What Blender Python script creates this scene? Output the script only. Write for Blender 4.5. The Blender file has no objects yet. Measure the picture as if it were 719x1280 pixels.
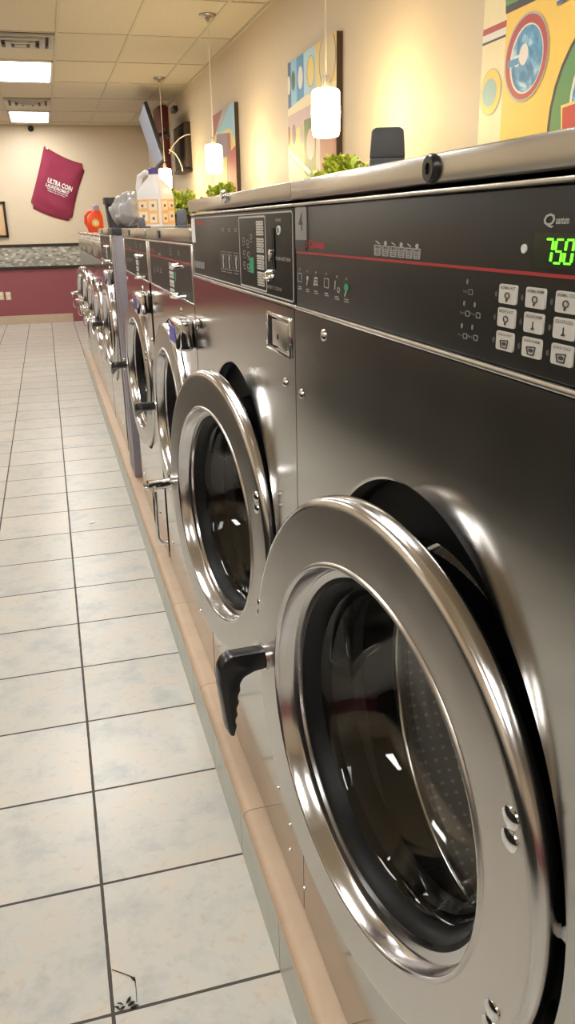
import bpy, bmesh, math, random
from mathutils import Vector, Matrix
random.seed(7)
PI = math.pi
C = bpy.context.scene.collection

# ------------------------------------------------------------------ camera calibration
F = 1019.77
RT = Vector((0.96208036, -0.27206703, -0.01951708))
UP = Vector((0.10834529, 0.31550222, 0.94271928))
FW = Vector((0.25032515, 0.90908629, -0.33301567))
CP = Vector((0, 0, 1.376991))

def ray(x, y):
    return FW + RT*((x-359.5)/F) - UP*((y-640)/F)

def at(x, y, ax, v):
    d = ray(x, y)
    return CP + d*((v-CP[ax])/d[ax])

cam_d = bpy.data.cameras.new('camera')
cam = bpy.data.objects.new('camera', cam_d)
C.objects.link(cam)
M = Matrix((RT, UP, -FW)).transposed().to_4x4()
M.translation = CP
cam.matrix_world = M
cam_d.sensor_fit = 'VERTICAL'
cam_d.sensor_height = 36
cam_d.sensor_width = 36*719/1280
cam_d.lens = F/1280*36
cam_d.clip_start = 0.01
bpy.context.scene.camera = cam

# ------------------------------------------------------------------ materials
MATS = {}

def new_mat(name):
    m = bpy.data.materials.new(name)
    m.use_nodes = True
    nt = m.node_tree
    b = nt.nodes['Principled BSDF']
    MATS[name] = m
    return m, nt, b

def pm(name, col, rough=.5, metal=0., noise=0., nscale=20., bump=0., bscale=60., stretch=None,
       emit=None, estr=0., trans=0., ior=1.45, coat=0., alpha=None, sss=0., rnoise=0., aniso=0.):
    """principled material with procedural colour noise and bump"""
    m, nt, b = new_mat(name)
    b.inputs['Base Color'].default_value = (*col, 1)
    b.inputs['Roughness'].default_value = rough
    b.inputs['Metallic'].default_value = metal
    b.inputs['IOR'].default_value = ior
    b.inputs['Transmission Weight'].default_value = trans
    b.inputs['Coat Weight'].default_value = coat
    b.inputs['Anisotropic'].default_value = aniso
    if alpha is not None:
        b.inputs['Alpha'].default_value = alpha
    if sss:
        b.inputs['Subsurface Weight'].default_value = sss
        b.inputs['Subsurface Radius'].default_value = (.02, .02, .02)
    if emit:
        b.inputs['Emission Color'].default_value = (*emit, 1)
        b.inputs['Emission Strength'].default_value = estr
    tc = nt.nodes.new('ShaderNodeTexCoord')
    mp = nt.nodes.new('ShaderNodeMapping')
    nt.links.new(tc.outputs['Object'], mp.inputs['Vector'])
    if stretch:
        mp.inputs['Scale'].default_value = stretch
    if noise or rnoise:
        n = nt.nodes.new('ShaderNodeTexNoise')
        n.inputs['Scale'].default_value = nscale
        n.inputs['Detail'].default_value = 5
        nt.links.new(mp.outputs[0], n.inputs['Vector'])
    if noise:
        mx = nt.nodes.new('ShaderNodeMix'); mx.data_type = 'RGBA'
        mx.inputs[6].default_value = tuple(max(0, c*(1-noise)) for c in col) + (1,)
        mx.inputs[7].default_value = tuple(min(1, c*(1+noise)) for c in col) + (1,)
        nt.links.new(n.outputs['Fac'], mx.inputs[0])
        nt.links.new(mx.outputs[2], b.inputs['Base Color'])
    if rnoise:
        mr = nt.nodes.new('ShaderNodeMapRange')
        mr.inputs['To Min'].default_value = max(0.01, rough-rnoise)
        mr.inputs['To Max'].default_value = rough+rnoise
        nt.links.new(n.outputs['Fac'], mr.inputs['Value'])
        nt.links.new(mr.outputs[0], b.inputs['Roughness'])
    if bump:
        n2 = nt.nodes.new('ShaderNodeTexNoise')
        n2.inputs['Scale'].default_value = bscale
        nt.links.new(mp.outputs[0], n2.inputs['Vector'])
        bp = nt.nodes.new('ShaderNodeBump')
        bp.inputs['Strength'].default_value = bump
        bp.inputs['Distance'].default_value = .01
        nt.links.new(n2.outputs['Fac'], bp.inputs['Height'])
        nt.links.new(bp.outputs[0], b.inputs['Normal'])
    return m

pm('steel', (.47, .455, .43), .15, 1, noise=.07, nscale=3, stretch=(1, .35, 4), rnoise=.05)
pm('steel_satin', (.62, .585, .55), .30, 1, noise=.05, nscale=30, stretch=(1, 1, .3), rnoise=.04)
pm('steel_rim', (.64, .625, .63), .17, 1, noise=.05, nscale=8, rnoise=.05)
pm('steel_cap', (.56, .54, .51), .22, 1, noise=.08, nscale=6, rnoise=.05)
pm('chrome', (.82, .82, .83), .07, 1, rnoise=.02)
pm('drum_plain', (.62, .60, .58), .2, 1, noise=.1)
pm('rubber', (.005, .005, .006), .45, 0, ior=1.32, rnoise=.1)
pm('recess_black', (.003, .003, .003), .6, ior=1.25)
pm('black_plastic', (.012, .012, .013), .28, 0, noise=.2)
pm('panel_black', (.019, .0175, .015), .42, 0, ior=1.32, noise=.15, nscale=8)
pm('panel_trim', (.75, .73, .70), .25, 1)
pm('print_grey', (.42, .42, .40), .5)
pm('print_dim', (.24, .24, .23), .5)
pm('print_line', (.50, .49, .46), .4)
pm('lamp_dark', (.09, .09, .09), .4)
pm('print_white', (.75, .75, .72), .5, noise=.03)
pm('print_red', (.38, .02, .025), .45)
pm('button_face', (.60, .58, .54), .4, noise=.04)
pm('button_print', (.06, .06, .06), .5)
pm('green_sticker', (.0, .30, .14), .4)
pm('sticker_silver', (.26, .27, .29), .35, .3)
pm('sticker_dark', (.015, .02, .035), .3)
pm('reflection_blue', (.08, .08, .42), .35)
pm('led_green', (0, .1, 0), .5, emit=(.12, 1, .02), estr=3.2)
pm('display_glass', (.012, .02, .010), .12)
pm('wall_cream', (.62, .52, .385), .6, noise=.03, nscale=3, bump=.05, bscale=150)
pm('wall_maroon', (.27, .075, .09), .5, noise=.05, nscale=3, bump=.05, bscale=150)
pm('trim_black', (.018, .013, .012), .35)
pm('base_tile', (.50, .40, .29), .35, noise=.12, nscale=8)
pm('curb_trim', (.62, .41, .285), .5, noise=.08, nscale=7, bump=.08, bscale=200)
pm('ceiling_bar', (.53, .47, .35), .6)
pm('light_panel', (.9, .9, .9), .5, emit=(1, .99, .95), estr=20.5)
pm('troffer_frame', (.75, .74, .68), .5)
pm('vent_metal', (.42, .40, .36), .4, .3)
pm('vent_dark', (.06, .055, .045), .6)
pm('bulb_glass', (1, .97, .9), .4, emit=(1, .76, .38), estr=52)
pm('cord', (.72, .66, .56), .5)
pm('canopy_metal', (.30, .28, .24), .35, .8)
pm('banner_cloth', (.235, .022, .055), .8, noise=.12, nscale=8, bump=.3, bscale=14)
pm('tv_black', (.015, .014, .013), .35)
pm('tv_screen', (.20, .23, .30), .45, 0, emit=(.50, .56, .68), estr=.25)
pm('maroon_wood', (.16, .035, .03), .45, noise=.2, nscale=5, stretch=(1, 1, .2))
pm('dark_brown', (.035, .02, .015), .5)
pm('jug_plastic', (.78, .76, .78), .35, 0, sss=.1)
pm('jug_label', (.85, .50, .22), .4, noise=.15, nscale=30)
pm('label_cream', (.85, .74, .58), .4)
pm('cap_purple', (.09, .06, .25), .35)
pm('orange_plastic', (.80, .075, .015), .3)
pm('cap_lilac', (.30, .27, .42), .4)
pm('bag_film', (.55, .54, .57), .32, 0, noise=.08, nscale=9, trans=.25, bump=.6, bscale=22)
pm('bin_grey', (.05, .05, .06), .5, noise=.1)
pm('lid_grey', (.085, .09, .105), .45, noise=.08)
pm('leaf', (.36, .46, .03), .5, noise=.35, nscale=40)
pm('leaf_light', (.62, .66, .10), .5, noise=.2, nscale=40)
pm('pot', (.05, .03, .02), .5)
pm('post_grey', (.27, .255, .30), .38, .35, noise=.08, nscale=5, stretch=(1, 1, .2))
pm('post_dark', (.05, .045, .055), .5)
pm('outlet', (.62, .52, .38), .4)
pm('frame_black', (.015, .012, .01), .4)
pm('frame_print', (.62, .40, .22), .6, noise=.15, nscale=12)
pm('table_top', (.30, .28, .25), .4, noise=.1)
pm('debris', (.03, .022, .015), .8)
pm('white_debris', (.8, .8, .8), .7)

# glass: thin clear
m, nt, b = new_mat('glass')
b.inputs['Base Color'].default_value = (.93, .95, .94, 1)
b.inputs['Roughness'].default_value = .015
b.inputs['Transmission Weight'].default_value = 1
b.inputs['IOR'].default_value = 1.45

# floor tile material on world metres
def tile_mat(name, ax, ay, ox, oy, pitch, cols, grout, gw, rough, mottle=1.0):
    m, nt, b = new_mat(name)
    N, L = nt.nodes, nt.links
    geo = N.new('ShaderNodeNewGeometry')
    sep = N.new('ShaderNodeSeparateXYZ'); L.new(geo.outputs['Position'], sep.inputs[0])
    def mth(op, a, v=None, w=None):
        n = N.new('ShaderNodeMath'); n.operation = op
        for i, q in enumerate((a, v, w)):
            if q is None: continue
            if isinstance(q, (int, float)): n.inputs[i].default_value = q
            else: L.new(q, n.inputs[i])
        return n.outputs[0]
    es, cells = [], []
    for k, o in ((ax, ox), (ay, oy)):
        if k is None: continue
        t = mth('DIVIDE', mth('SUBTRACT', sep.outputs[k], o), pitch)
        fr = mth('FRACT', t)
        e = mth('MINIMUM', fr, mth('SUBTRACT', 1.0, fr))
        es.append(e); cells.append(mth('FLOOR', t))
    e = es[0] if len(es) == 1 else mth('MINIMUM', es[0], es[1])
    wob = N.new('ShaderNodeTexNoise'); wob.inputs['Scale'].default_value = 25
    L.new(geo.outputs['Position'], wob.inputs['Vector'])
    thr = mth('ADD', gw/pitch*.75, mth('MULTIPLY', wob.outputs['Fac'], gw/pitch*.5))
    g = mth('LESS_THAN', e, thr)
    cmb = N.new('ShaderNodeCombineXYZ')
    L.new(cells[0], cmb.inputs[0])
    if len(cells) > 1: L.new(cells[1], cmb.inputs[1])
    wn = N.new('ShaderNodeTexWhiteNoise'); L.new(cmb.outputs[0], wn.inputs['Vector'])
    off = N.new('ShaderNodeVectorMath'); off.operation = 'MULTIPLY_ADD'
    L.new(wn.outputs['Color'], off.inputs[0]); off.inputs[1].default_value = (20, 20, 20)
    L.new(geo.outputs['Position'], off.inputs[2])
    n1 = N.new('ShaderNodeTexNoise'); n1.inputs['Scale'].default_value = 9; n1.inputs['Detail'].default_value = 8
    n1.inputs['Roughness'].default_value = .65
    L.new(off.outputs[0], n1.inputs['Vector'])
    cr = N.new('ShaderNodeValToRGB')
    el = cr.color_ramp.elements
    el[0].position = .30; el[0].color = (*cols[0], 1)
    el[1].position = .70; el[1].color = (*cols[2], 1)
    x = el.new(.5); x.color = (*cols[1], 1)
    L.new(n1.outputs['Fac'], cr.inputs[0])
    n2 = N.new('ShaderNodeTexNoise'); n2.inputs['Scale'].default_value = 45; n2.inputs['Detail'].default_value = 6
    L.new(off.outputs[0], n2.inputs['Vector'])
    sp = N.new('ShaderNodeMapRange'); sp.inputs['From Min'].default_value = .56; sp.inputs['From Max'].default_value = .75
    sp.inputs['To Max'].default_value = .5*mottle
    L.new(n2.outputs['Fac'], sp.inputs['Value'])
    m1 = N.new('ShaderNodeMix'); m1.data_type = 'RGBA'
    L.new(sp.outputs[0], m1.inputs[0]); L.new(cr.outputs[0], m1.inputs[6]); m1.inputs[7].default_value = (.42, .32, .22, 1)
    hs = N.new('ShaderNodeHueSaturation')
    L.new(mth('ADD', .95, mth('MULTIPLY', wn.outputs['Value'], .1)), hs.inputs['Value'])
    L.new(m1.outputs[2], hs.inputs['Color'])
    m2 = N.new('ShaderNodeMix'); m2.data_type = 'RGBA'
    L.new(g, m2.inputs[0]); L.new(hs.outputs[0], m2.inputs[6]); m2.inputs[7].default_value = (*grout, 1)
    L.new(m2.outputs[2], b.inputs['Base Color'])
    L.new(mth('ADD', rough, mth('MULTIPLY', g, .4)), b.inputs['Roughness'])
    bp = N.new('ShaderNodeBump'); bp.inputs['Strength'].default_value = .25; bp.inputs['Distance'].default_value = .003
    L.new(mth('ADD', mth('MULTIPLY', g, -1.0), mth('MULTIPLY', n1.outputs['Fac'], .35)), bp.inputs['Height'])
    L.new(bp.outputs[0], b.inputs['Normal'])
    return m

TC = ((.38, .39, .375), (.50, .485, .44), (.55, .48, .40))
tile_mat('floor_tile', 0, 1, -0.0334, 1.1705, .33, TC, (.05, .04, .03), .0035, .30)
tile_mat('curb_tile', None, 1, 0, 1.1705, .33, ((.36, .375, .33), (.42, .43, .37), (.44, .42, .35)), (.08, .07, .05), .0015, .3, .3)
tile_mat('curb_trim_jointed', None, 1, 0, 1.463, .55, ((.42, .30, .205), (.46, .33, .225), (.48, .345, .235)), (.16, .08, .05), .001, .5, .2)

# ceiling panels: pale acoustic with fine speckle
m, nt, b = new_mat('ceiling_panel')
tc = nt.nodes.new('ShaderNodeTexCoord')
n1 = nt.nodes.new('ShaderNodeTexNoise'); n1.inputs['Scale'].default_value = 90
cr = nt.nodes.new('ShaderNodeValToRGB')
cr.color_ramp.elements[0].position = .35; cr.color_ramp.elements[0].color = (.53, .47, .355, 1)
cr.color_ramp.elements[1].position = .55; cr.color_ramp.elements[1].color = (.62, .555, .43, 1)
nt.links.new(tc.outputs['Object'], n1.inputs['Vector']); nt.links.new(n1.outputs['Fac'], cr.inputs[0])
nt.links.new(cr.outputs[0], b.inputs['Base Color']); b.inputs['Roughness'].default_value = .8

# mosaic band
m, nt, b = new_mat('mosaic')
N, L = nt.nodes, nt.links
geo = N.new('ShaderNodeNewGeometry')
mpg = N.new('ShaderNodeMapping'); mpg.inputs['Rotation'].default_value = (PI/2, 0, 0)
L.new(geo.outputs['Position'], mpg.inputs['Vector'])
br = N.new('ShaderNodeTexBrick'); br.offset = .5
br.inputs['Scale'].default_value = 1
br.inputs['Brick Width'].default_value = .055; br.inputs['Row Height'].default_value = .028
br.inputs['Mortar Size'].default_value = .002; br.inputs['Bias'].default_value = 0
br.inputs['Color1'].default_value = (0, 0, 0, 1); br.inputs['Color2'].default_value = (1, 1, 1, 1)
br.inputs['Mortar'].default_value = (.35, .35, .35, 1)
L.new(mpg.outputs[0], br.inputs['Vector'])
cr = N.new('ShaderNodeValToRGB'); e = cr.color_ramp.elements
e[0].position = 0; e[0].color = (.20, .185, .16, 1); e[1].position = 1; e[1].color = (.66, .64, .57, 1)
x = e.new(.45); x.color = (.33, .32, .28, 1); x = e.new(.8); x.color = (.42, .41, .36, 1)
L.new(br.outputs['Color'], cr.inputs[0]); L.new(cr.outputs[0], b.inputs['Base Color'])
b.inputs['Roughness'].default_value = .25

# perforated drum (uses the UVs written by lathe(), in metres)
m, nt, b = new_mat('drum_holes')
N, L = nt.nodes, nt.links
uv = N.new('ShaderNodeUVMap')
sep = N.new('ShaderNodeSeparateXYZ'); L.new(uv.outputs[0], sep.inputs[0])
def mt(op, a, v=None):
    n = N.new('ShaderNodeMath'); n.operation = op
    for i, q in enumerate((a, v)):
        if q is None: continue
        if isinstance(q, (int, float)): n.inputs[i].default_value = q
        else: L.new(q, n.inputs[i])
    return n.outputs[0]
P_ = .017
fu = mt('SUBTRACT', mt('FRACT', mt('DIVIDE', sep.outputs[0], P_)), .5)
fv = mt('SUBTRACT', mt('FRACT', mt('DIVIDE', sep.outputs[1], P_)), .5)
dd = mt('SQRT', mt('ADD', mt('MULTIPLY', fu, fu), mt('MULTIPLY', fv, fv)))
hole = mt('LESS_THAN', dd, .16)
mx = N.new('ShaderNodeMix'); mx.data_type = 'RGBA'
L.new(hole, mx.inputs[0]); mx.inputs[6].default_value = (.66, .62, .58, 1); mx.inputs[7].default_value = (1, 1, 1, 1)
L.new(mx.outputs[2], b.inputs['Base Color'])
b.inputs['Metallic'].default_value = .25
L.new(mt('ADD', .35, mt('MULTIPLY', hole, .4)), b.inputs['Roughness'])

# painted swirl for the wall art
m, nt, b = new_mat('paint_swirl')
N, L = nt.nodes, nt.links
tc = N.new('ShaderNodeTexCoord')
wv = N.new('ShaderNodeTexNoise')
wv.inputs['Scale'].default_value = 9; wv.inputs['Distortion'].default_value = 2.5; wv.inputs['Detail'].default_value = 3
L.new(tc.outputs['Object'], wv.inputs['Vector'])
cr = N.new('ShaderNodeValToRGB'); e = cr.color_ramp.elements
e[0].position = .35; e[0].color = (.03, .16, .33, 1); e[1].position = .68; e[1].color = (.45, .66, .74, 1); x = e.new(.52); x.color = (.09, .31, .52, 1)
L.new(wv.outputs['Fac'], cr.inputs[0]); L.new(cr.outputs[0], b.inputs['Base Color'])

for nm, c in dict(paint_yellow=(.85, .55, .08), paint_gold=(.78, .58, .16), paint_cream=(.80, .68, .40), paint_red=(.42, .045, .04),
                  paint_white=(.75, .70, .62), paint_green=(.10, .26, .08), paint_black=(.03, .02, .02), paint_grey=(.40, .40, .36),
                  paint_sky=(.25, .50, .62), paint_blue=(.07, .26, .48), paint_navy=(.06, .11, .22), paint_teal=(.22, .42, .42),
                  paint_dkgreen=(.05, .13, .07), paint_tan=(.62, .50, .26), paint_olive=(.16, .20, .06), paint_brown=(.32, .09, .045),
                  paint_pink=(.60, .42, .36), paint_mauve=(.25, .18, .22), paint_scarlet=(.55, .05, .035), paint_paleblue=(.42, .60, .66)).items():
    pm(nm, c, .45, noise=.06, nscale=12)
pm('canvas_edge', (.05, .03, .025), .6)

# ------------------------------------------------------------------ mesh helpers
def link(o, parent=None):
    C.objects.link(o)
    if parent: o.parent = parent
    return o

def obj(name, bm, mats, parent=None, smooth=40):
    me = bpy.data.meshes.new(name)
    if smooth is not None:
        for f in bm.faces: f.smooth = True
    bm.to_mesh(me); bm.free()
    if smooth is not None:
        me.set_sharp_from_angle(angle=math.radians(smooth))
    for q in (mats if isinstance(mats, (list, tuple)) else [mats]):
        me.materials.append(MATS[q])
    o = bpy.data.objects.new(name, me)
    return link(o, parent)

def tag(o, label=None, cat=None, group=None, kind=None):
    for k, v in (('label', label), ('category', cat), ('group', group), ('kind', kind)):
        if v: o[k] = v
    return o

def empty(name, loc, label, cat, group=None):
    o = bpy.data.objects.new(name, None); o.empty_display_size = .1
    C.objects.link(o); o.location = loc
    return tag(o, label, cat, group)

def box(bm, x0, x1, y0, y1, z0, z1, bev=0, mi=0, seg=2):
    b2 = bmesh.new()
    bmesh.ops.create_cube(b2, size=1)
    for v in b2.verts:
        v.co = Vector(((x0+x1)/2+v.co.x*(x1-x0), (y0+y1)/2+v.co.y*(y1-y0), (z0+z1)/2+v.co.z*(z1-z0)))
    if bev:
        bmesh.ops.bevel(b2, geom=b2.edges[:], offset=bev, segments=seg, profile=.5, affect='EDGES')
    merge(bm, b2, mi)

def merge(bm, b2, mi=0, mat=None):
    vm = {}
    for v in b2.verts:
        vm[v] = bm.verts.new(mat @ v.co if mat else v.co)
    for f in b2.faces:
        try:
            nf = bm.faces.new([vm[v] for v in f.verts]); nf.material_index = mi
        except ValueError: pass
    b2.free()

def lathe(bm, prof, n=96, axis='X', c=(0, 0, 0), mi=0, closed=False, a0=0, a1=2*PI):
    """revolve (along, radius) profile around an axis through c; writes metre UVs"""
    uvl = bm.loops.layers.uv.verify()
    full = abs(a1-a0-2*PI) < 1e-6
    k = n if full else n+1
    rings = []
    for (x, r) in prof:
        ring = []
        if r < 1e-6:
            p = {'X': (x, 0, 0), 'Z': (0, 0, x), 'Y': (0, x, 0)}[axis]
            v = bm.verts.new(Vector(p)+Vector(c)); ring = [v]*k
        else:
            for i in range(k):
                a = a0+(a1-a0)*i/n
                ca, sa = math.cos(a)*r, math.sin(a)*r
                p = {'X': (x, ca, sa), 'Z': (ca, sa, x), 'Y': (sa, x, ca)}[axis]
                ring.append(bm.verts.new(Vector(p)+Vector(c)))
        rings.append(ring)
    L = [0]
    for j in range(1, len(prof)):
        L.append(L[-1]+math.hypot(prof[j][0]-prof[j-1][0], prof[j][1]-prof[j-1][1]))
    rm = max(p[1] for p in prof)
    js = range(len(prof)-1 if not closed else len(prof))
    for j in js:
        A, B = rings[j], rings[(j+1) % len(prof)]
        for i in range(n):
            i2 = (i+1) % k
            vs = []
            for v in (A[i], B[i], B[i2], A[i2]):
                if v not in vs: vs.append(v)
            if len(vs) < 3: continue
            try: f = bm.faces.new(vs)
            except ValueError: continue
            f.material_index = mi
            rloc = (prof[j][1]+prof[(j+1) % len(prof)][1])/2
            lens = (L[j], L[j+1] if j+1 < len(L) else 0)
            for lp in f.loops:
                u = (i if lp.vert in (A[i], B[i]) else i+1)/n*2*PI*(rm if abs(prof[j][1]-prof[(j+1) % len(prof)][1]) < .01 else rloc)
                lp[uvl].uv = (u, lens[0] if lp.vert in (A[i], A[i2]) else lens[1])

def tube(bm, pts, r, n=10, mi=0, cap=True):
    """tube along points; r number or list"""
    P = [Vector(p) for p in pts]; R = r if isinstance(r, (list, tuple)) else [r]*len(P)
    rings = []
    pn = None
    for i, p in enumerate(P):
        t = (P[min(i+1, len(P)-1)]-P[max(i-1, 0)]).normalized()
        a = pn if pn is not None else (Vector((0, 0, 1)) if abs(t.z) < .9 else Vector((1, 0, 0)))
        u = (a - t*a.dot(t)).normalized(); w = t.cross(u); pn = u
        rings.append([bm.verts.new(p+(u*math.cos(2*PI*k/n)+w*math.sin(2*PI*k/n))*R[i]) for k in range(n)])
    for a, b in zip(rings, rings[1:]):
        for k in range(n):
            f = bm.faces.new((a[k], a[(k+1) % n], b[(k+1) % n], b[k])); f.material_index = mi
    if cap:
        f = bm.faces.new(list(reversed(rings[0]))); f.material_index = mi
        f = bm.faces.new(rings[-1]); f.material_index = mi

def prism(bm, pts, x0, x1, ax=0, bev=0, mi=0):
    """extrude a 2D polygon (the other two axes in order) along ax from x0 to x1"""
    b2 = bmesh.new()
    def P(p, x):
        q = list(p); q.insert(ax, x); return Vector(q)
    A = [b2.verts.new(P(p, x0)) for p in pts]; B = [b2.verts.new(P(p, x1)) for p in pts]
    b2.faces.new(A); b2.faces.new(list(reversed(B)))
    n = len(pts)
    for i in range(n):
        b2.faces.new((A[i], B[i], B[(i+1) % n], A[(i+1) % n]))
    bmesh.ops.recalc_face_normals(b2, faces=b2.faces[:])
    if bev: bmesh.ops.bevel(b2, geom=b2.edges[:], offset=bev, segments=2, profile=.5, affect='EDGES')
    merge(bm, b2, mi)

def rrect(y0, y1, z0, z1, r, n=5):
    out = []
    for cy, cz, a in ((y1-r, z1-r, 0), (y0+r, z1-r, PI/2), (y0+r, z0+r, PI), (y1-r, z0+r, 1.5*PI)):
        for i in range(n+1):
            t = a+PI/2*i/n
            out.append((cy+r*math.cos(t), cz+r*math.sin(t)))
    return out

def ell(cy, cz, ry, rz, n=28, rot=0):
    o = []
    for i in range(n):
        a, b = ry*math.cos(2*PI*i/n), rz*math.sin(2*PI*i/n)
        o.append((cy+a*math.cos(rot)-b*math.sin(rot), cz+a*math.sin(rot)+b*math.cos(rot)))
    return o

def decal(bm, pts, x, mi=0, t=.0006):
    """thin raised print facing -X"""
    prism(bm, pts, x-t, x, 0, 0, mi)

def line(bm, a, b, w, x, mi=0, t=.0006):
    a, b = Vector(a), Vector(b); d = (b-a).normalized()*w/2; p = Vector((-d.y, d.x))
    decal(bm, [a-p, b-p, b+p, a+p], x, mi, t)

def outline(bm, pts, w, x, mi=0):
    for i in range(len(pts)):
        line(bm, pts[i], pts[(i+1) % len(pts)], w, x, mi)

def text_bm(bm, s, y_left, y_right, z0, z1, x, mi=0, shear=0, bold=0., M4=None):
    """lettering facing -X: starts at y_left and runs to y_right (smaller y)"""
    cu = bpy.data.curves.new('t', 'FONT'); cu.body = s; cu.extrude = 0.0; cu.shear = shear; cu.offset = bold
    cu.resolution_u = 2
    o = bpy.data.objects.new('t', cu); C.objects.link(o)
    dg = bpy.context.evaluated_depsgraph_get()
    me = bpy.data.meshes.new_from_object(o.evaluated_get(dg))
    bpy.data.objects.remove(o); bpy.data.curves.remove(cu)
    if not me.vertices: return
    xs = [v.co.x for v in me.vertices]; ys = [v.co.y for v in me.vertices]
    ax, bx, ay, by = min(xs), max(xs), min(ys), max(ys)
    vs = []
    for v in me.vertices:
        p = Vector((x, y_left+(v.co.x-ax)/(bx-ax)*(y_right-y_left), z0+(v.co.y-ay)/(by-ay)*(z1-z0)))
        if M4: p = M4 @ p
        vs.append(bm.verts.new(p))
    for f in me.polygons:
        try:
            nf = bm.faces.new([vs[i] for i in f.vertices]); nf.material_index = mi
        except ValueError: pass
    bpy.data.meshes.remove(me)

def copy_tree(o, parent=None):
    c = o.copy(); C.objects.link(c)
    if parent: c.parent = parent
    for ch in list(o.children): copy_tree(ch, c)
    return c

def st(name, bm, m, smooth=None):
    return tag(obj(name, bm, m, None, smooth), kind='structure')

# ------------------------------------------------------------------ the room
XW, XL, YN, YF, ZC = 1.65, -2.65, -3.6, 13.5, 2.8
b = bmesh.new(); box(b, XL-.1, XW+.1, YN-.1, YF+.1, -.1, 0); st('floor', b, 'floor_tile')
b = bmesh.new(); box(b, XL-.1, XW+.1, YN-.1, YF+.1, ZC, ZC+.1); st('ceiling', b, 'ceiling_panel')
b = bmesh.new(); box(b, XW, XW+.1, YN-.1, YF+.1, 0, ZC); st('wall_right', b, 'wall_cream')
def banded(name, lo, hi, rng):
    b = bmesh.new(); box(b, *rng[0], *rng[1], 0, .80, mi=0); box(b, *rng[0], *rng[1], .80, ZC, mi=1)
    return st(name, b, ['wall_maroon', 'wall_cream'])
banded('wall_back', 0, 0, ((XL-.1, XW+.1), (YF, YF+.1)))
banded('wall_left', 0, 0, ((XL-.1, XL), (YN-.1, YF+.1)))
banded('wall_front', 0, 0, ((XL-.1, XW+.1), (YN-.1, YN)))
# mosaic dado band between two black mouldings on the back and left walls
for nm, z0, z1, th, mm in (('trim_1', 1.125, 1.165, .022, 'trim_black'), ('trim_2', .80, .845, .022, 'trim_black'), ('trim_3', .845, 1.125, .010, 'mosaic')):
    b = bmesh.new()
    box(b, XL, XW, YF-th, YF, z0, z1, bev=.004 if th > .015 else 0)
    box(b, XL, XL+th, YN, YF-th, z0, z1, bev=.004 if th > .015 else 0)
    st(nm, b, mm)
b = bmesh.new(); box(b, XL, .30, YF-.012, YF, 0, .125, bev=.003); st('baseboard_back', b, 'base_tile')
b = bmesh.new(); box(b, XL, XL+.012, YN, YF-.012, 0, .125, bev=.003); st('baseboard_left', b, 'base_tile')
# suspended ceiling grid
b = bmesh.new()
xs = [.26+.555*k for k in range(-5, 3)]
ys = [7.35+1.15*k for k in range(-9, 6)]
for x in xs: box(b, x-.011, x+.011, YN, YF, ZC-.006, ZC+.01)
for y in ys: box(b, XL, XW, y-.011, y+.011, ZC-.0055, ZC+.01)
box(b, XW-.02, XW, YN, YF, ZC-.02, ZC); box(b, XL, XW, YF-.02, YF, ZC-.02, ZC)
st('ceiling_grid', b, 'ceiling_bar')

# ceiling lights (recessed troffers in the grid)
def troffer(cx, cy, label):
    t = empty('ceiling_light', (cx, cy, ZC), label, 'ceiling light', 'recessed fluorescent ceiling lights')
    hx, hy = .262, .56
    b = bmesh.new()
    for (x0, x1, y0, y1) in ((-hx, hx, -hy, -hy+.02), (-hx, hx, hy-.02, hy), (-hx, -hx+.02, -hy, hy), (hx-.02, hx, -hy, hy)):
        box(b, x0, x1, y0, y1, -.016, 0, bev=.003)
    obj('frame', b, 'troffer_frame', t)
    b = bmesh.new(); box(b, -hx+.018, hx-.018, -hy+.018, hy-.018, -.011, -.003, bev=.002); obj('diffuser', b, 'light_panel', t)
cx = .26-.2775
troffer(cx, 7.35+1.15*1.5, 'glowing ceiling light panel nearer the camera, between the two air vents')
troffer(cx, 7.35+1.15*4.5, 'glowing ceiling light panel farther back, next to the back wall')
for k in (-1.5, -4.5, -7.5):
    troffer(cx, 7.35+1.15*k, 'ceiling light panel added overhead, outside the view')  # unseen panels, added for the lighting of the near aisle
for k in (4.5, 1.5, -1.5, -4.5, -7.5):
    troffer(cx-.555*3, 7.35+1.15*k, 'ceiling light panel added over the left side of the aisle, outside the view')  # second unseen column, added for the lighting and the steel reflections

def vent(cx, cy, label):
    t = empty('ceiling_vent', (cx, cy, ZC), label, 'vent', 'square stepped ceiling air vents')
    b = bmesh.new(); box(b, -.265, .265, -.27, .27, -.007, 0); obj('backing', b, 'vent_dark', t)
    b = bmesh.new()
    for i, s in enumerate((.262, .19, .115)):
        z0, z1 = -.012-.012*i, -.006-.008*i
        for sx, sy in ((1, 0), (-1, 0), (0, 1), (0, -1)):
            w = .045
            if sx: box(b, min(sx*s, sx*(s-w)), max(sx*s, sx*(s-w)), -s, s, z0-.012, z1, bev=.003)
            else: box(b, -s+w, s-w, min(sy*s, sy*(s-w)), max(sy*s, sy*(s-w)), z0-.012, z1, bev=.003)
    box(b, -.045, .045, -.045, .045, -.05, -.03, bev=.003)
    obj('louvre', b, 'vent_metal', t)
vent(cx, 7.35+.29, 'stepped metal air vent in the ceiling above the nearer light panel')
vent(cx, 7.35+1.15*3+.29, 'stepped metal air vent in the ceiling just before the farther light panel')

# small dark sensor on the back wall
b = bmesh.new(); lathe(b, [(0, 0), (0, .04), (-.03, .042), (-.05, .03), (-.062, 0)], 24, 'Y')
o = obj('wall_sensor', b, 'black_plastic'); p = at(38.5, 161, 1, YF); o.location = (p.x, YF, p.z)
tag(o, 'small dark round sensor high on the back wall under the ceiling', 'sensor')

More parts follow.
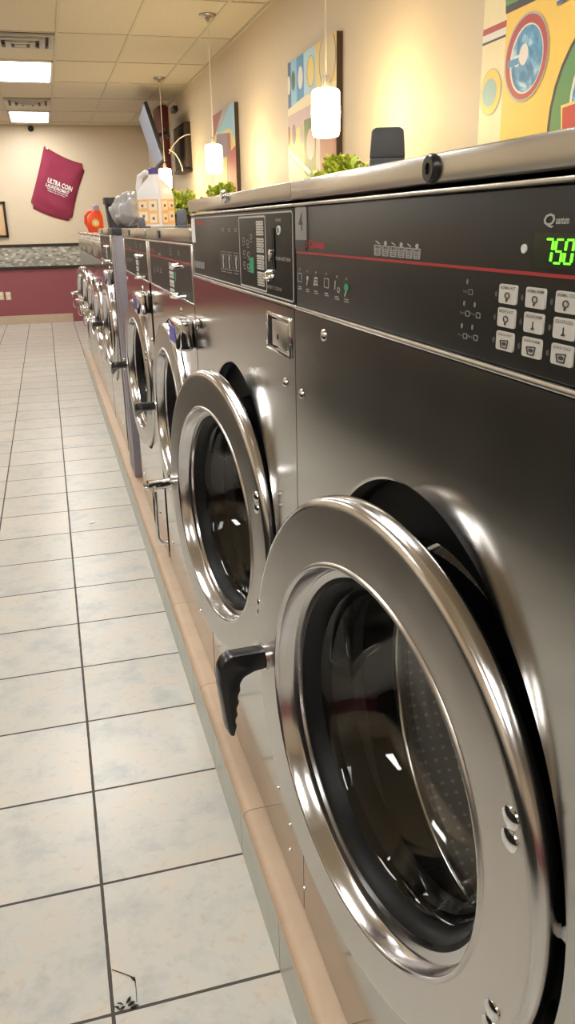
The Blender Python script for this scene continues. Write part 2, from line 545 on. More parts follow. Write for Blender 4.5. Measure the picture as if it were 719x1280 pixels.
# ------------------------------------------------------------------ tiled curb the washers stand on
XC, XF, ZB = .288, .335, .15
b = bmesh.new(); box(b, XC, 1.6, -.6, 9.3, 0, .133); o = st('trim_4', b, 'curb_tile')
b = bmesh.new()
prof = [(XC-.001, .128), (XC-.002, .134)] + [(XC-.001+.022*(1-math.cos(a)), .134+.016*math.sin(a)) for a in [PI/2*i/6 for i in range(7)]] + [(1.6, .15), (1.6, .1335), (XC+.01, .1335)]
A = []
n = len(prof)
for y in (-.6, 8.75):
    A.append([b.verts.new((p[0], y, p[1])) for p in prof])
for i in range(n):
    b.faces.new((A[0][i], A[0][(i+1) % n], A[1][(i+1) % n], A[1][i]))
b.faces.new(A[0]); b.faces.new(list(reversed(A[1])))
bmesh.ops.recalc_face_normals(b, faces=b.faces[:])
st('trim_5', b, 'curb_trim_jointed', 30)
b = bmesh.new(); box(b, XC+.004, 1.6, 8.752, 9.3, .1335, .149); st('trim_6', b, 'curb_tile')

# ------------------------------------------------------------------ washers
HC = (.0125, .652)     # hole centre (local y, z)
RH = .313

def front_sheet(W, z0, z1, hc=HC, R=RH):
    """sheet-metal front at x=0 with a round opening and a turned-in lip"""
    b = bmesh.new()
    y0, y1 = -W/2, W/2
    angs = [2*PI*i/120 for i in range(120)]
    for (cy, cz) in ((y0, z0), (y1, z0), (y0, z1), (y1, z1)):
        angs.append(math.atan2(cz-hc[1], cy-hc[0]) % (2*PI))
    angs = sorted(set(round(a, 6) for a in angs))
    out, inn, in2, in3, ou2 = [], [], [], [], []
    for a in angs:
        c, s = math.cos(a), math.sin(a)
        t = 1e9
        if c > 1e-9: t = min(t, (y1-hc[0])/c)
        if c < -1e-9: t = min(t, (y0-hc[0])/c)
        if s > 1e-9: t = min(t, (z1-hc[1])/s)
        if s < -1e-9: t = min(t, (z0-hc[1])/s)
        out.append(b.verts.new((0, hc[0]+c*t, hc[1]+s*t)))
        ou2.append(b.verts.new((.03, hc[0]+c*t, hc[1]+s*t)))
        inn.append(b.verts.new((0, hc[0]+c*(R+.004), hc[1]+s*(R+.004))))
        in2.append(b.verts.new((.002, hc[0]+c*(R+.001), hc[1]+s*(R+.001))))
        in3.append(b.verts.new((.02, hc[0]+c*R, hc[1]+s*R)))
    n = len(angs)
    for A, B in ((ou2, out), (out, inn), (inn, in2), (in2, in3)):
        for i in range(n):
            b.faces.new((A[i], A[(i+1) % n], B[(i+1) % n], B[i]))
    bmesh.ops.recalc_face_normals(b, faces=b.faces[:])
    return b

def screw(bm, y, z, r=.007, x=0.0):
    lathe(bm, [(x, r*1.25), (x-.0015, r*1.2), (x-.003, r*.85), (x-.0045, 0)], 16, 'X', (0, y, z))

def black_handle():
    """L handle in the door frame: arm straight out, finger-grooved lever hanging down"""
    b = bmesh.new()
    pts = [(.004, .016), (-.058, .020), (-.070, .014), (-.078, .000), (-.079, -.030), (-.074, -.070), (-.070, -.105), (-.066, -.121),
           (-.058, -.123), (-.056, -.112), (-.053, -.104), (-.056, -.094), (-.050, -.084), (-.053, -.074), (-.047, -.063),
           (-.050, -.053), (-.044, -.042), (-.045, -.032), (-.038, -.022), (-.020, -.016), (.004, -.015)]
    pts = [(x, z) for x, z in pts]
    prism(b, pts, -.013, .013, 1, .0045)
    return b

def chrome_handle():
    b = bmesh.new()
    lathe(b, [(0, .020), (-.008, .020), (-.010, .013), (-.062, .013), (-.064, .008), (-.072, .008), (-.073, 0)], 24, 'X')
    pts = [(-.050, -.006, 0), (-.052, -.02, -.012), (-.053, -.022, -.06), (-.053, -.022, -.125), (-.046, -.022, -.138), (-.030, -.022, -.142)]
    tube(b, pts, [.006, .006, .005, .005, .005, .004], 10)  # bent rod stands in for the handle's reflection in the polished front
    return b

def make_door(root, cx, cy, cz, th, k=1.0, handle='black'):
    """dished steel door ring with bowl glass; local x=0 is its front face, outward is -x"""
    R0, Ri = .3005*k, .2236*k
    d = bmesh.new()
    rim = [(.023, R0-.012), (.023, R0+.001), (.021, R0+.002), (.016, R0+.0025), (.010, R0+.0015), (.006, R0+.0005), (.002, R0-.004), (.0004, R0-.008)]
    face = [(0, R0-.012), (0, Ri+.006), (-.002, Ri+.0045), (-.003, Ri+.002), (-.002, Ri), (.002, Ri-.0015)]
    step = [(.021, Ri-.004), (.023, Ri-.007), (.0245, Ri-.016), (.034, Ri-.018)]
    lathe(d, rim+face+step, 128, 'X')
    for f in d.faces:
        c = f.calc_center_median(); r = math.hypot(c.y, c.z)
        f.material_index = 0 if (Ri+.003 < r < R0-.009 and c.x < .01) else 1
    bmesh.ops.recalc_face_normals(d, faces=d.faces[:])
    door = obj('door', d, ['steel_satin', 'steel_rim'], root, 50)
    door.location = (cx, cy, cz); door.rotation_euler = (0, 0, th)
    b = bmesh.new()
    lathe(b, [(.022, R0-.012), (.028, R0-.014), (.045, R0-.06), (.085, Ri+.004), (.095, Ri-.006), (.095, Ri-.018), (.040, Ri-.0185), (.030, Ri-.014), (.028, Ri-.022), (.036, Ri-.031), (.056, Ri-.036), (.075, Ri-.040), (.100, Ri-.028), (.100, Ri+.010), (.055, R0-.05)], 96, 'X')
    obj('gasket', b, 'rubber', door)
    g = bmesh.new(); rg = Ri-.032
    lathe(g, [(.166, 0), (.163, rg-.100), (.150, rg-.055), (.125, rg-.030), (.090, rg-.016), (.060, rg-.004), (.054, rg), (.050, rg-.003),
              (.054, rg-.007), (.060, rg-.009), (.088, rg-.020), (.122, rg-.034), (.147, rg-.058), (.160, rg-.102), (.163, 0)], 96, 'X')
    bmesh.ops.remove_doubles(g, verts=g.verts[:], dist=1e-6)
    bmesh.ops.recalc_face_normals(g, faces=g.faces[:])
    obj('door_glass', g, 'glass', door, 60)
    # hinge-side bolt pairs
    for y, z in ((-.256, .117), (-.257, .096), (-.254, -.096), (-.252, -.117)):
        b = bmesh.new(); screw(b, y*k, z*k, .0085)
        obj('bolt', b, 'chrome', door)
    if handle == 'black':
        h = obj('handle', black_handle(), 'black_plastic', door, 35)
    else:
        h = obj('handle', chrome_handle(), 'chrome', door, 40); tag(h, 'chrome handle')
    h.location = (-.003, .268*k, 0)
    if handle == 'black': h.scale = (.86, .95, .90)
    b = bmesh.new(); lathe(b, [(0, .019), (-.004, .019), (-.005, .010)], 20, 'X', (0, .268*k, 0)); obj('handle_plate', b, 'steel_rim', door)
    # hinge knuckle between door edge and cabinet
    for z in (-.105, .105):
        b = bmesh.new(); box(b, .043, .062, -R0-.004, -R0+.03, z-.015, z+.015, bev=.004)
        obj('hinge', b, 'recess_black', door)
    return door

def washer_core(name, loc, W, H_sheet, H_top, label, cat, group, dark=True, k=1.0, th=.15, handle='black', dx=(-.060, -.005), hz=None):
    """cabinet, opening, drum, control fascia, lid; x local = depth into the machine"""
    t = empty(name, loc, label, cat, group)
    hc = (HC[0], hz if hz else HC[1]); R = RH*k
    D = 1.0
    s = obj('front_panel', front_sheet(W, .004, H_sheet, hc, R), 'steel', t, 30)
    b = bmesh.new()
    for (x0, x1, y0, y1, z0, z1) in ((.03, D, -W/2, -W/2+.004, 0, H_top-.03), (.03, D, W/2-.004, W/2, 0, H_top-.03),
                                     (D-.004, D, -W/2+.004, W/2-.004, 0, H_top-.03), (.03, D, -W/2+.004, W/2-.004, 0, .004)):
        box(b, x0, x1, y0, y1, z0, z1)
    obj('cabinet', b, 'steel', t)
    # black ring behind the opening + drum
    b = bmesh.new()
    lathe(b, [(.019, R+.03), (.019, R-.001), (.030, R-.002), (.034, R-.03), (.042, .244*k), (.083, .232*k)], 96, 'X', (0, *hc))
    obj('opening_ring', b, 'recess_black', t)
    b = bmesh.new()
    lathe(b, [(.084, .238*k), (.082, .230*k), (.088, .224*k), (.098, .226*k), (.106, .240*k), (.112, .262*k), (.125, .275*k)], 96, 'X', (0, *hc), mi=1)
    lathe(b, [(.12, .275*k), (.52, .275*k)], 96, 'X', (0, *hc), mi=0)
    lathe(b, [(.52, .275*k), (.54, .26*k), (.54, .02), (.525, 0)], 96, 'X', (0, *hc), mi=0)
    obj('drum', b, ['drum_holes', 'drum_plain'], t, 60)
    make_door(t, dx[0], hc[0]+dx[1], hc[1]-.0, th, k, handle)
    return t

# ---- type A: the two tall near machines (world z: sheet top 1.262, fascia 1.262-1.401, lid 1.403-1.432)
def tall_washer(loc, W, label, handle):
    H1, H2 = 1.262-ZB, 1.432-ZB
    t = washer_core('washing_machine', loc, W, H1-.002, H2, label, 'washing machine', None, handle=handle)
    b = bmesh.new()
    box(b, 0, .012, -W/2, W/2, H1-.0015, H1+.0045, bev=.002)
    obj('lower_trim', b, 'panel_trim', t)
    b = bmesh.new()
    box(b, .0025, .03, -W/2+.001, W/2-.001, H1+.005, 1.3985-ZB, bev=.002)
    obj('control_panel', b, 'panel_black', t)
    b = bmesh.new()
    box(b, -.001, .02, -W/2, W/2, 1.399-ZB, 1.4035-ZB, bev=.0015)
    obj('upper_trim', b, 'panel_trim', t)
    b = bmesh.new()
    box(b, -.003, 1.0, -W/2, W/2, 1.4075-ZB, H2, bev=.0018)
    obj('lid', b, 'steel_cap', t)
    return t

Y5, Y4 = .7195, 1.5925
W5, W4 = .869, .871
m5 = tall_washer((XF, Y5, ZB), W5, 'nearest steel front-load washing machine with green lit display reading 750', 'black')
m4 = tall_washer((XF, Y4, ZB), W4, 'steel washing machine with coin slot and chrome door handle, second from the camera', 'chrome')

def L5(x, y, X=XF):
    p = at(x, y, 0, X); return (p.y-Y5, p.z-ZB)
def L4(x, y, X=XF):
    p = at(x, y, 0, X); return (p.y-Y4, p.z-ZB)
def quad(Lf, x0, x1, y0, y1):
    """axis-aligned rect on the fascia from the centre lines of a pixel box"""
    ym, xm = (y0+y1)/2, (x0+x1)/2
    a, c = Lf(x0, ym)[0], Lf(x1, ym)[0]
    d, e = Lf(xm, y1)[1], Lf(xm, y0)[1]
    return min(a, c), max(a, c), min(d, e), max(d, e)

XP = .0025   # fascia surface
# red line
zr = (L5(367, 313)[1]+L5(719, 352)[1])/2
b = bmesh.new(); decal(b, [(-W5/2+.003, zr-.0012), (W5/2-.003, zr-.0012), (W5/2-.003, zr+.0012), (-W5/2+.003, zr+.0012)], XP)
o = obj('red_stripe', b, 'print_red', m5)
# brand
b = bmesh.new()
a = quad(L5, 381, 404, 300, 311)
w = (a[1]-a[0])
text_bm(b, 'Speed Queen', min(a[1]+w*.72, W5/2-.001), a[0], a[2]-.003, a[3]+.001, XP-.0007, bold=.035)
obj('brand_lettering', b, 'print_red', m5)
# number sticker
b = bmesh.new(); q = quad(L5, 368, 382, 259, 300); q = (q[0], min(q[1], W5/2-.001), q[2], q[3])
decal(b, rrect(*q, .002), XP, 0, .0012)
q2 = quad(L5, 368, 381, 299, 313)
decal(b, rrect(q2[0], q2[1], q2[2], q2[3]+.004, .004), XP, 1, .0010)
ym = (q[0]+q[1])/2
text_bm(b, '4', ym+.010, ym-.010, q[2]+.012, q[3]-.006, XP-.0013, 2, bold=.01)
obj('number_sticker', b, ['sticker_silver', 'sticker_dark', 'button_print'], m5)
# wash tub symbols
for i in range(6):
    b = bmesh.new()
    x0 = 466+i*9.8; a = quad(L5, x0, x0+7.2, 301.5+i*.9, 319+i*.9)
    h = a[3]-a[2]
    outline(b, [(a[0], a[2]), (a[1], a[2]), (a[1]+.001, a[3]-.3*h), (a[0]-.001, a[3]-.3*h)], .0009, XP)
    for kk in (.15, .3, .45): line(b, (a[0], a[2]+h*kk), (a[1], a[2]+h*kk), .0008, XP)
    for j in range(3): 
        yy = a[0]+(a[1]-a[0])*(j+.5)/3; line(b, (yy, a[2]), (yy, a[3]-.35*h), .0006, XP)
    if i % 2: decal(b, ell((a[0]+a[1])/2, a[3]-.1*h, .0035, .0022, 12), XP)
    else: line(b, (a[0]+.003, a[3]-.18*h), (a[1]-.003, a[3]), .001, XP)
    obj('tub_symbol', b, 'print_grey', m5)
# small instruction icons
for i, (x, y) in enumerate(((373, 347), (382.5, 350), (393, 352), (406, 354), (419, 358), (431, 361))):
    b = bmesh.new(); a = L5(x, y); w = .009
    if i in (0, 3): outline(b, rrect(a[0]-w, a[0]+w, a[1]-.0055, a[1]+.0055, .002, 2), .0008, XP)
    elif i == 1:
        decal(b, ell(a[0], a[1]+.002, .004, .003, 12), XP); line(b, (a[0]+.004, a[1]-.007), (a[0], a[1]), .002, XP)
    elif i == 2:
        for r_ in range(3):
            for c_ in range(3): decal(b, rrect(a[0]-.007+c_*.005, a[0]-.004+c_*.005, a[1]-.005+r_*.004, a[1]-.0025+r_*.004, .0004, 1), XP)
        line(b, (a[0]+.009, a[1]-.006), (a[0]+.006, a[1]+.002), .002, XP)
    elif i == 4:
        line(b, (a[0]+.008, a[1]-.004), (a[0]+.006, a[1]+.006), .002, XP); outline(b, ell(a[0]-.006, a[1]-.004, .004, .003, 10), .0008, XP)
    else: line(b, (a[0]+.006, a[1]-.009), (a[0], a[1]-.002), .003, XP)
    line(b, (a[0], a[1]+.010), (a[0], a[1]+.0125), .0012, XP)
    line(b, (a[0]-w*.7, a[1]-.0125), (a[0]+w*.7, a[1]-.0125), .0010, XP)
    line(b, (a[0]-w*.9, a[1]-.0152), (a[0]+w*.8, a[1]-.0152), .0009, XP)
    obj('instruction_symbol', b, 'print_grey', m5)
b = bmesh.new(); a = L5(431.5, 360.5)
decal(b, ell(a[0], a[1]+.001, .0075, .0042, 20), XP-.0008)
obj('green_sticker', b, 'green_sticker', m5)
# status icons
for (x, y, s) in ((582, 357, 'Start'), (578, 384, 'Rinse'), (591, 386, 'Dry'), (575, 412, 'Soap'), (588, 414, 'Bleach')):
    b = bmesh.new(); a = L5(x, y)
    decal(b, ell(a[0]+.001, a[1]+.003, .0013, .0022, 10), XP)
    text_bm(b, s, a[0]+.007, a[0]-.001, a[1]-.006, a[1]-.0035, XP-.0007)
    outline(b, rrect(a[0]-.009, a[0]-.0025, a[1]-.007, a[1]-.003, .0006, 1), .0006, XP)
    obj('status_symbol', b, 'print_dim', m5)
# display
b = bmesh.new(); a = quad(L5, 664, 719, 291, 336); a = (a[0]-.035, a[1], a[2], a[3])
decal(b, rrect(a[0], a[1], a[2], a[3], .003), XP, 0, .0008)
disp = obj('display_window', b, 'display_glass', m5)
SEG = {'7': 'abc', '5': 'afgcd', '0': 'abcdef'}
b = bmesh.new()
for ch, x0, x1 in (('7', 678.5, 689), ('5', 691, 701.5), ('0', 703.5, 715)):
    a = quad(L5, x0, x1, 299+(x0-678)*.04, 328.5+(x0-678)*.06)
    yl, yr, zb, zt = a[1], a[0], a[2], a[3]; zm = (zb+zt)/2; sh = .0022; t = .0020
    yl -= (yl-yr)*.08; yr += (yl-yr)*.10
    def S(u, v):   # u 0 left..1 right, v 0..1 bottom..top, slanted digits
        return (yl+(yr-yl)*u - sh*(v-.5), zb+(zt-zb)*v)
    seg = dict(a=((0.08, 1), (.92, 1)), b=((1, .93), (1, .56)), c=((1, .44), (1, .07)), d=((.08, 0), (.92, 0)),
               e=((0, .44), (0, .07)), f=((0, .93), (0, .56)), g=((.12, .5), (.88, .5)))
    for s_ in SEG[ch]:
        p, q = seg[s_]; line(b, S(*p), S(*q), t*.62 if s_ in 'adg' else t, XP-.0009)
obj('digits', b, 'led_green', disp)
b = bmesh.new(); a = L5(652.5, 311); decal(b, ell(a[0], a[1], .0035, .0032, 16), XP, 0, .0012); obj('indicator_lamp', b, 'print_white', m5)
# Quantum lettering
b = bmesh.new(); a = quad(L5, 677, 709, 270, 281)
text_bm(b, 'Q', a[1], a[1]-.014, a[2]-.0020, a[3]+.0018, XP-.0007, shear=.15, bold=.02)
text_bm(b, 'uantum', a[1]-.015, a[0], a[2]+.0004, a[3]-.0008, XP-.0007, shear=.15, bold=.025)
obj('model_lettering', b, 'print_grey', m5)
# cycle buttons
rows = [[(623, 643.6, 356, 380), (656, 679.5, 361, 387), (693, 722, 365, 393)],
        [(621, 641, 386, 409), (653, 676, 391, 418), (690, 717.5, 398, 426)],
        [(618, 638, 414, 439), (650, 673, 421, 449), (686.5, 713, 432, 459)]]
cap = [['NORMAL HOT', 'NORMAL WARM', 'NORMAL COLD'], ['BRIGHTS HOT', 'DELICATE WARM', 'DELICATE COLD'], ['QUICK HOT', 'QUICK WARM', 'QUICK COLD']]
yc = [L5(633, 367)[0], L5(667.5, 374)[0], L5(706, 379)[0]]
zc = [L5(633, 368)[1], L5(631, 397.5)[1], L5(628, 426.5)[1]]
yc = [yc[0], (yc[0]+yc[2])/2, yc[2]]
for i in range(3):
    for j in range(3):
        y, z = yc[j], zc[i]
        b = bmesh.new()
        prism(b, rrect(y-.0128, y+.0128, z-.0072, z+.0072, .002, 4), XP-.0014, XP, 0, 0, 0)
        text_bm(b, cap[i][j], y+.0105, y-.0105, z+.0035, z+.0058, XP-.0015, 1, bold=.012)
        if i == 0 or (i == 1 and j == 0):
            outline(b, ell(y, z-.001, .0032, .0022, 14), .0008, XP-.0014, 1); line(b, (y, z-.003), (y+.001, z-.0055), .0016, XP-.0014, 1)
        elif i == 1:
            line(b, (y, z+.001), (y, z-.004), .0007, XP-.0014, 1); outline(b, [(y-.002, z-.0045), (y+.002, z-.0045), (y, z-.003)], .0006, XP-.0014, 1)
        else:
            outline(b, [(y-.0055, z+.001), (y+.006, z), (y+.004, z-.005), (y-.004, z-.005)], .0009, XP-.0014, 1)
            decal(b, ell(y, z-.002, .003, .0014, 12), XP-.0014, 1)
        obj('button', b, ['button_face', 'button_print'], m5)
for i in range(3):
    for j in range(3):
        b = bmesh.new(); decal(b, ell(yc[j]+.0185, zc[i]-.001, .0018, .0022, 12), XP); obj('button_lamp', b, 'lamp_dark', m5)
# lid lock
b = bmesh.new(); a = L5(540, 211, XF-.004)
lathe(b, [(-.002, .0125), (-.006, .0125), (-.0075, .0115), (-.0085, .0105), (-.0085, .0050), (-.006, .0045), (-.006, 0)], 32, 'X', (0, a[0], a[1]))
obj('lid_lock', b, 'black_plastic', m5)
# screws and small holes
for (x, y, r_) in ((405, 419, .0062), (377, 492.5, .0062), (381, 1110, .0028)):
    b = bmesh.new(); a = L5(x, y); screw(b, a[0], a[1], r_); obj('screw', b, 'chrome', m5)
b = bmesh.new(); box(b, .008, .016, -RH+HC[0]-.001, -RH+HC[0]+.018, HC[1]+.022, HC[1]+.031, bev=.001)
obj('door_latch', b, 'print_white', m5)

# ---- machine with coin slot
a = L4(239, 268); c_ = L4(364.5, 380)
fr = rrect(-W4/2+.010, W4/2-.010, 1.268-ZB+.002, 1.3955-ZB-.002, .006, 4)
b = bmesh.new(); outline(b, fr, .0022, XP); obj('panel_outline', b, 'print_line', m4)
k0 = quad(L4, 298.5, 330.7, 273, 357)
b = bmesh.new(); outline(b, rrect(k0[0], k0[1], 1.274-ZB, 1.389-ZB, .004, 4), .0028, XP)
obj('keypad_frame', b, 'print_line', m4)
kz0, kz1 = 1.279-ZB, 1.383-ZB
for i in range(4):
    b = bmesh.new()
    a = quad(L4, 319.5, 328, 300, 310)
    z1 = kz1-.0265*i; z0 = z1-.0235
    for j in range(3):
        zz = z0+(z1-z0)*j/3
        for h in range(2):
            ya = a[0]+(a[1]-a[0])*h/2
            decal(b, rrect(ya+.001, ya+(a[1]-a[0])/2-.001, zz+.0006, zz+(z1-z0)/3-.0006, .001, 2), XP, 0, .0012)
            line(b, (ya+.004, zz+.004), (ya+(a[1]-a[0])/2-.004, zz+.004), .0012, XP-.0012, 1)
    obj('button', b, ['button_face', 'button_print'], m4)
b = bmesh.new(); a = quad(L4, 311, 316, 322, 341); decal(b, rrect(*a, .001, 2), XP, 0, .001); obj('green_label', b, 'green_sticker', m4)
for (x, y) in ((303, 300), (308, 303), (304, 316), (309, 318), (304, 330), (309, 333), (312, 296)):
    b = bmesh.new(); a = L4(x, y); outline(b, ell(a[0], a[1], .008, .004, 10), .0012, XP); line(b, (a[0]-.008, a[1]-.008), (a[0]+.006, a[1]-.008), .0014, XP)
    obj('instruction_symbol', b, 'print_dim', m4)
for i, x in enumerate((275.5, 283, 291.5)):
    b = bmesh.new()
    a = quad(L4, x, x+5, 318+i, 336+i*1.4)
    outline(b, [(a[0]-.004, a[2]), (a[1]+.004, a[2]), (a[1]+.004, a[3]), (a[0]-.004, a[3])], .0014, XP)
    ym_ = (a[0]+a[1])/2
    line(b, (ym_, a[2]+.003), (ym_+.004, a[3]-.004), .007, XP, 1); decal(b, ell(ym_, a[3]-.006, .006, .005, 12), XP, 1)
    line(b, (a[0]-.004, a[3]+.005), (a[1]+.004, a[3]+.005), .0014, XP); line(b, (a[0]-.002, a[2]-.005), (a[1]+.004, a[2]-.005), .0014, XP)
    obj('instruction_symbol', b, ['print_dim', 'print_line'], m4)
for i in range(5):
    b = bmesh.new(); a = quad(L4, 241.5+i*2.7, 243.3+i*2.7, 326+i*.5, 334+i*.5); decal(b, [(a[0], a[2]), (a[1], a[2]), (a[1], a[3]), (a[0], a[3])], XP)
    obj('tub_symbol', b, 'print_dim', m4)
for i in range(3):
    b = bmesh.new(); a = L4(277+i*8, 286+i*.2)
    line(b, (a[0]-.01, a[1]), (a[0]+.01, a[1]), .0018, XP); line(b, (a[0]-.01, a[1]-.004), (a[0]+.008, a[1]-.004), .0016, XP)
    obj('instruction_symbol', b, 'print_dim', m4)
b = bmesh.new(); a = quad(L4, 243.5, 252.5, 274, 282.5); text_bm(b, 'Speed', a[1], a[0], a[2], a[3], XP-.0007, bold=.04)
obj('brand_lettering', b, 'print_red', m4)
b = bmesh.new(); a = quad(L4, 239, 243, 273, 303); decal(b, rrect(a[0], min(a[1], W4/2-.002), a[2], a[3], .002, 2), XP, 0, .0012)
obj('number_sticker', b, 'print_white', m4)
# coin slide
b = bmesh.new(); a = quad(L4, 339.5, 342.5, 285, 337); decal(b, rrect(*a, .003, 3), XP, 0, .002)
obj('coin_slot', b, 'recess_black', m4)
b = bmesh.new(); a = L4(347, 288)
decal(b, ell(a[0], a[1], .010, .0065, 20), XP, 0, .0016); decal(b, ell(a[0], a[1], .004, .0042, 12), XP-.0016, 1, .0006)
obj('coin_badge', b, ['print_white', 'button_print'], m4)
b = bmesh.new(); a = L4(339.5, 319)
lathe(b, [(XP, .0085), (XP-.006, .0085), (XP-.007, .006), (XP-.007, 0)], 24, 'X', (0, a[0], a[1])); obj('key_lock', b, 'chrome', m4)
b = bmesh.new(); a = L4(338, 347)
lathe(b, [(XP, .013), (XP-.006, .0125), (XP-.011, .008), (XP-.012, 0)], 24, 'X', (0, a[0], a[1]), a0=0, a1=PI)
box(b, XP-.014, XP, a[0]-.016, a[0]+.016, a[1]-.004, a[1]+.001, bev=.001)
obj('coin_return', b, 'chrome', m4)
b = bmesh.new(); a = quad(L4, 343, 361.5, 320, 327); text_bm(b, 'COIN RETURN', a[1], a[0], a[2]+.001, a[2]+.006, XP-.0007)
a = quad(L4, 332, 350.5, 356, 362); text_bm(b, 'INSERT COINS', a[1], a[0], a[2], a[2]+.005, XP-.0007)
a = quad(L4, 343, 350, 273.5, 277); text_bm(b, 'START', a[1], a[0], a[2], a[2]+.004, XP-.0007)
obj('coin_lettering', b, 'print_grey', m4)
# recessed coin-box door in the front panel
ya, yb = L4(363, 420)[0], L4(336, 420)[0]
za, zb_ = 1.190-ZB, 1.243-ZB
b = bmesh.new()
box(b, -.004, .006, ya, yb, za-.004, za+.004, bev=.0015); box(b, -.004, .006, ya, yb, zb_-.003, zb_+.002, bev=.0015)
box(b, -.004, .006, yb-.012, yb, za, zb_, bev=.0015); box(b, -.003, .006, ya-.003, ya, za, zb_, bev=.001)
v = obj('coin_box_frame', b, 'chrome', m4)
b = bmesh.new(); box(b, -.0035, -.0002, yb-.045, yb-.012, za+.004, zb_-.003); obj('coin_box_gap', b, 'recess_black', v)
b = bmesh.new(); box(b, -.0045, -.0004, ya+.004, yb-.040, za+.007, zb_-.006, bev=.0012); obj('coin_box_door', b, 'steel_satin', v)
b = bmesh.new(); decal(b, ell((ya+yb-.036)/2+.008, (za+zb_)/2-.004, .0032, .0045, 12), -.0047); obj('keyhole', b, 'recess_black', v)
for (x, y) in ((348, 985), (363, 1031), (363, 1062)):
    b = bmesh.new(); a = L4(x, y); screw(b, a[0], a[1], .0028); obj('screw', b, 'chrome', m4)
b = bmesh.new(); a = L4(357, 478); screw(b, a[0], a[1], .006); obj('screw', b, 'chrome', m4)
b = bmesh.new(); a = L4(249.5, 404); box(b, -.012, 0, a[0]-.022, a[0]+.022, a[1]-.012, a[1]+.010, bev=.004); obj('side_lock', b, 'chrome', m4)
b = bmesh.new(); a = L4(282, 245.5, XF-.003)
lathe(b, [(-.002, .012), (-.008, .012), (-.012, .009), (-.012, 0)], 24, 'X', (0, a[0], a[1])); obj('lid_lock', b, 'chrome', m4)
# paper tag on the handle
b = bmesh.new(); prism(b, rrect(-.014, .014, .012, .042, .008, 4), -.0006, .0006, 0)
dd_ = [c for c in m4.children if c.name.startswith('door')][0]
o = obj('paper_tag', b, 'print_white', dd_); o.location = (-.022, .262, .0); o.rotation_euler = (.2, .1, -.3)

# ---- type B: mid-height machines (fascia 1.190-1.343, lid 1.346-1.372)
def mid_washer(loc, W, label):
    H1 = 1.192-ZB; H2 = 1.372-ZB
    t = washer_core('washing_machine', loc, W, H1-.002, H2, label, 'washing machine', None, th=.03, dx=(-.025, -.002))
    b = bmesh.new(); box(b, -.001, .012, -W/2, W/2, H1-.0015, H1+.0045, bev=.002)
    box(b, -.001, .012, -W/2, -W/2+.008, H1, 1.334-ZB, bev=.002); box(b, -.001, .012, W/2-.006, W/2, H1, 1.334-ZB, bev=.002)
    box(b, -.001, .02, -W/2, W/2, 1.3305-ZB, 1.3365-ZB, bev=.0015)
    obj('panel_trim', b, 'panel_trim', t)
    b = bmesh.new(); box(b, .0025, .03, -W/2+.002, W/2-.002, H1+.004, 1.3305-ZB); obj('control_panel', b, 'panel_black', t)
    b = bmesh.new(); box(b, -.004, 1.0, -W/2, W/2, 1.3385-ZB, H2, bev=.0018); obj('lid', b, 'steel_cap', t)
    b = bmesh.new(); decal(b, rrect(W*.11, W*.16, 1.344-ZB, 1.366-ZB, .003), -.004, 0, .003); obj('lid_lock', b, 'black_plastic', t)
    zr = 1.288-ZB
    b = bmesh.new(); decal(b, [(-W/2+.01, zr-.0018), (W/2-.01, zr-.0018), (W/2-.01, zr+.0018), (-W/2+.01, zr+.0018)], XP); obj('red_stripe', b, 'print_red', t)
    b = bmesh.new(); text_bm(b, 'Speed Queen', W/2-.02, W/2-.155, zr+.006, zr+.026, XP-.0007, bold=.012); obj('brand_lettering', b, 'print_red', t)
    for i in range(4):
        b = bmesh.new()
        for j in range(3):
            y = -.035-j*.028; z = zr-.018-i*.0235
            decal(b, rrect(y-.0115, y+.0115, z-.009, z+.009, .002, 2), XP, 0, .0012); line(b, (y-.006, z), (y+.006, z), .002, XP-.0012, 1)
        obj('button', b, ['button_face', 'button_print'], t)
    for (y, z, w, h) in ((-.07, zr+.022, .02, .018), (-.22, zr+.022, .008, .012), (.18, zr+.008, .03, .006), (.25, zr-.04, .02, .012), (.33, zr-.045, .02, .014), (.17, zr-.04, .02, .012), (-.07, zr+.04, .008, .002)):
        b = bmesh.new(); outline(b, rrect(y-w, y+w, z-h/2, z+h/2, .0009, 2), .0016, XP); line(b, (y-w*.6, z), (y+w*.6, z), .002, XP)
        obj('instruction_symbol', b, 'print_dim', t)
    b = bmesh.new(); decal(b, rrect(-.145, -.127, zr-.055, zr-.030, .002, 2), XP, 0, .001); obj('green_label', b, 'green_sticker', t)
    b = bmesh.new()
    tube(b, [(XP, -.20, zr-.008), (XP-.02, -.20, zr-.010), (XP-.024, -.245, zr-.010), (XP-.02, -.29, zr-.010), (XP, -.29, zr-.010)], .0045, 8)
    obj('coin_shelf', b, 'chrome', t)
    b = bmesh.new()
    tube(b, [(XP, -.16, zr-.088), (XP-.02, -.16, zr-.088), (XP-.026, -.22, zr-.090), (XP-.02, -.30, zr-.086), (XP, -.30, zr-.084)], .0045, 8)
    obj('coin_return', b, 'chrome', t)
    # protruding coin vault under the fascia, near side
    b = bmesh.new(); box(b, -.045, 0, -W/2+.03, -W/2+.17, H1-.115, H1-.035, bev=.012, seg=4)
    v = obj('coin_vault', b, 'chrome', t)
    b = bmesh.new(); decal(b, rrect(-W/2+.05, -W/2+.15, H1-.095, H1-.055, .004), -.045, 0, .001); obj('vault_reflection', b, 'reflection_blue', v)  # blue reflection in the chrome, put on as a flat colour patch
    for y, z in ((-W/2+.22, H1-.03), (W/2-.05, H1-.03), (-W/2+.03, H1-.2), (-W/2+.2, .12), (W/2-.1, .12)):
        b = bmesh.new(); screw(b, y, z, .006); obj('screw', b, 'chrome', t)
    return t

